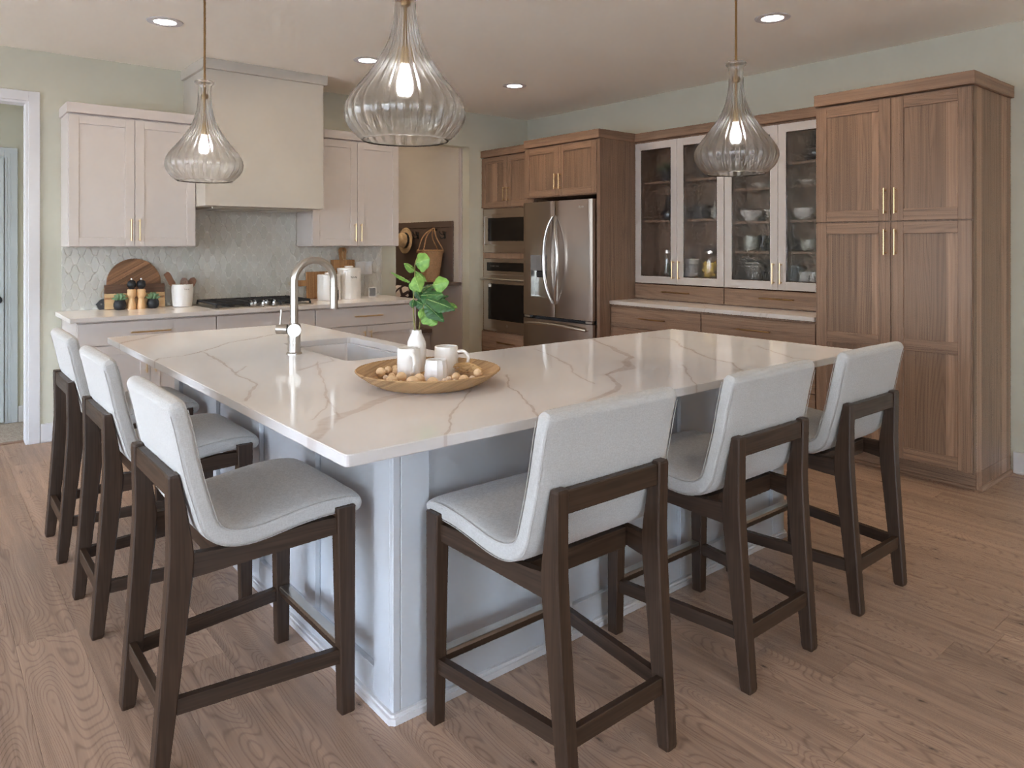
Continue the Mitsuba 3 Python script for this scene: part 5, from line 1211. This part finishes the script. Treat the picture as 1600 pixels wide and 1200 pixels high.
# left pair
t = thing('storage_jar', 'glass jar of green sprigs behind the left glass door', 'jar')
jy, jx = 3.965, 5.0
obj('body', lathe([(0, SB), (0.045, SB), (0.048, SB + 0.006), (0.048, SB + 0.165), (0.036, SB + 0.195), (0.036, SB + 0.21)], 32, (jx, jy, 0)), 'thin_glass', t, smooth=40)
obj('lid', lathe([(0, SB + 0.2105), (0.040, SB + 0.2105), (0.041, SB + 0.235), (0.02, SB + 0.245), (0, SB + 0.246)], 28, (jx, jy, 0)), 'steel_dark', t, smooth=30)
obj('sprigs', cat(*[mv(trimesh.creation.icosphere(1, 0.014), jx + 0.022 * math.cos(q * 2.4), jy + 0.022 * math.sin(q * 2.4), SB + 0.022 + 0.011 * q) for q in range(9)]), 'herb', t, smooth=True, kind='stuff')
G2 = 'stacked white cups'
for q in range(3):
    pot('stacked_cup', ('bottom', 'middle', 'top')[q] + ' one of the stacked white cups behind the glass left of the lemons', 'cup', 5.0, 3.715, SB + 0.056 * q, [(0, 0), (0.052, 0), (0.060, 0.005), (0.072, 0.04), (0.078, 0.054)], 'white_ceramic', n=24, group=G2, th=0.004)
t = thing('lemon_jar', 'glass jar of lemons with a metal lid behind the glass door', 'jar')
lx, ly = 5.0, 3.525
obj('body', lathe([(0, SB), (0.070, SB), (0.078, SB + 0.01), (0.080, SB + 0.165), (0.062, SB + 0.195), (0.058, SB + 0.205)], 40, (lx, ly, 0)), 'thin_glass', t, smooth=40)
obj('lid', lathe([(0, SB + 0.2055), (0.064, SB + 0.2055), (0.066, SB + 0.212), (0.064, SB + 0.232), (0.04, SB + 0.246), (0.012, SB + 0.25), (0.010, SB + 0.258), (0.017, SB + 0.268), (0.010, SB + 0.277), (0, SB + 0.278)], 36, (lx, ly, 0)), 'steel_dark', t, smooth=30, label='metal lid with a round knob')
rr_ = random.Random(3)
for lv in range(3):
    for q in range(4 if lv < 2 else 2):
        a = q * math.pi / (2 if lv < 2 else 1) + lv * 0.8
        le = trimesh.creation.icosphere(2, 0.026); le.apply_scale([1, 1.2, 0.95])
        le = rot(le, rr_.random() * 3, [0, 0, 1])
        le.apply_translation([lx + 0.039 * math.cos(a), ly + 0.039 * math.sin(a), SB + 0.033 + lv * 0.044])
        r_ = thing('lemon', 'yellow lemon piled in the jar behind the glass', 'lemon', 'lemons in the glass jar'); obj('fruit', le, 'lemon_skin', r_, smooth=True)
pot('bottle_vase', 'dark vase on the middle shelf behind the left glass door', 'vase', 5.0, 3.95, S1, [(0, 0), (0.05, 0), (0.062, 0.03), (0.06, 0.10), (0.03, 0.15), (0.028, 0.20), (0.034, 0.215)], 'smoke_ceramic')
pot('bottle_vase', 'slim pale vase on the middle shelf at the right of the left glass cabinet', 'vase', 5.0, 3.478, S1, [(0, 0), (0.03, 0), (0.036, 0.02), (0.034, 0.09), (0.02, 0.12), (0.022, 0.14)], 'stone_ceramic')
pot('bowl', 'pale ceramic bowl on the middle shelf behind the second glass door', 'bowl', 5.0, 3.80, S1, [(0, 0), (0.03, 0), (0.05, 0.02), (0.066, 0.07), (0.07, 0.11)], 'stone_ceramic')
t = thing('storage_basket', 'dark woven basket on the middle shelf behind the second glass door', 'basket')
obj('body', vessel([(0, S1), (0.07, S1), (0.075, S1 + 0.006), (0.085, S1 + 0.12)], 0.005, 40, (5.0, 3.63, 0)), 'iron', t, smooth=30)
t = thing('wire_basket', 'dark wire basket on the top shelf behind the second glass door', 'basket')
ws = []
for z in np.linspace(0.005, 0.18, 7): ws.append(tube([(4.93, 3.48, S2 + z), (5.09, 3.48, S2 + z), (5.09, 3.66, S2 + z), (4.93, 3.66, S2 + z)], 0.0024, 5, closed=True))
for y in np.linspace(3.48, 3.66, 7):
    for x in (4.93, 5.09): ws.append(tube([(x, y, S2 + 0.004), (x, y, S2 + 0.18)], 0.0024, 5))
obj('wires', cat(ws), 'iron', t, kind='stuff')
t = thing('potted_fern', 'grey-green potted plant in a dark pot on the top shelf behind the left glass door', 'plant')
py_ = 3.965
obj('pot', vessel([(0, S2), (0.05, S2), (0.055, S2 + 0.005), (0.062, S2 + 0.10)], 0.005, 12, (5.0, py_, 0)), 'iron', t)
fr = []
for q in range(34):
    a, e_ = rr_.uniform(0, 6.28), rr_.uniform(0.3, 1.3)
    d = V([math.cos(a) * math.cos(e_), math.sin(a) * math.cos(e_), math.sin(e_)]) * rr_.uniform(0.08, 0.13)
    p0 = V([5.0, py_, S2 + 0.09]); fr.append(tube(curve([p0, p0 + d * 0.6, p0 + d * V([1.1, 1.1, 0.75])], 5), [0.002, 0.006, 0.009, 0.006, 0.001], 5))
obj('fronds', cat(fr), 'herb', t, smooth=50, kind='stuff')

# ------------------------------------------------------------------ recessed lights
def recessed(x, y, lab, group=None):
    t = thing('recessed_light', lab, 'ceiling light', group)
    obj('trim', lathe([(0.064, CE - 0.0005), (0.064, CE - 0.004), (0.07, CE - 0.006), (0.10, CE - 0.004), (0.103, CE - 0.0005)] + [(0.064, CE - 0.0005)], 36, (x, y, 0)), 'trim_paint', t, smooth=30)
    d = trimesh.creation.cylinder(0.0635, 0.002, sections=36); d.apply_translation([x, y, CE - 0.002])
    obj('lens', d, 'white_matte', t, emitter=dict(type='area', radiance=rgb(V(WARM) * CAN)), label='glowing round lens')
recessed(1.161, 4.733, 'recessed ceiling light in front of the left upper cabinet')
recessed(2.552, 4.779, 'recessed ceiling light beside the big central pendant')
recessed(3.937, 4.755, 'recessed ceiling light in front of the refrigerator')
recessed(3.945, 2.348, 'recessed ceiling light in front of the pantry')

for x, y, lab in ((3.94, -0.05, 'added unseen recessed ceiling light over the aisle by the right wall'), (1.161, -0.05, 'added unseen recessed ceiling light behind the front stools'), (-1.2, 2.35, 'added unseen recessed ceiling light over the left aisle'), (-1.2, 4.75, 'added unseen recessed ceiling light before the hall opening'), (-1.2, -0.05, 'added unseen recessed ceiling light over the living area')):
    recessed(x, y, lab)  # out-of-view ceiling lights, added to raise the room's brightness

recessed(3.75, 7.6, 'added unseen recessed ceiling light in the mudroom')  # unseen fill light, added to brighten the mudroom
recessed(3.55, 6.75, 'added unseen recessed ceiling light in the mudroom by the opening')  # second unseen fill light added for the mudroom wall
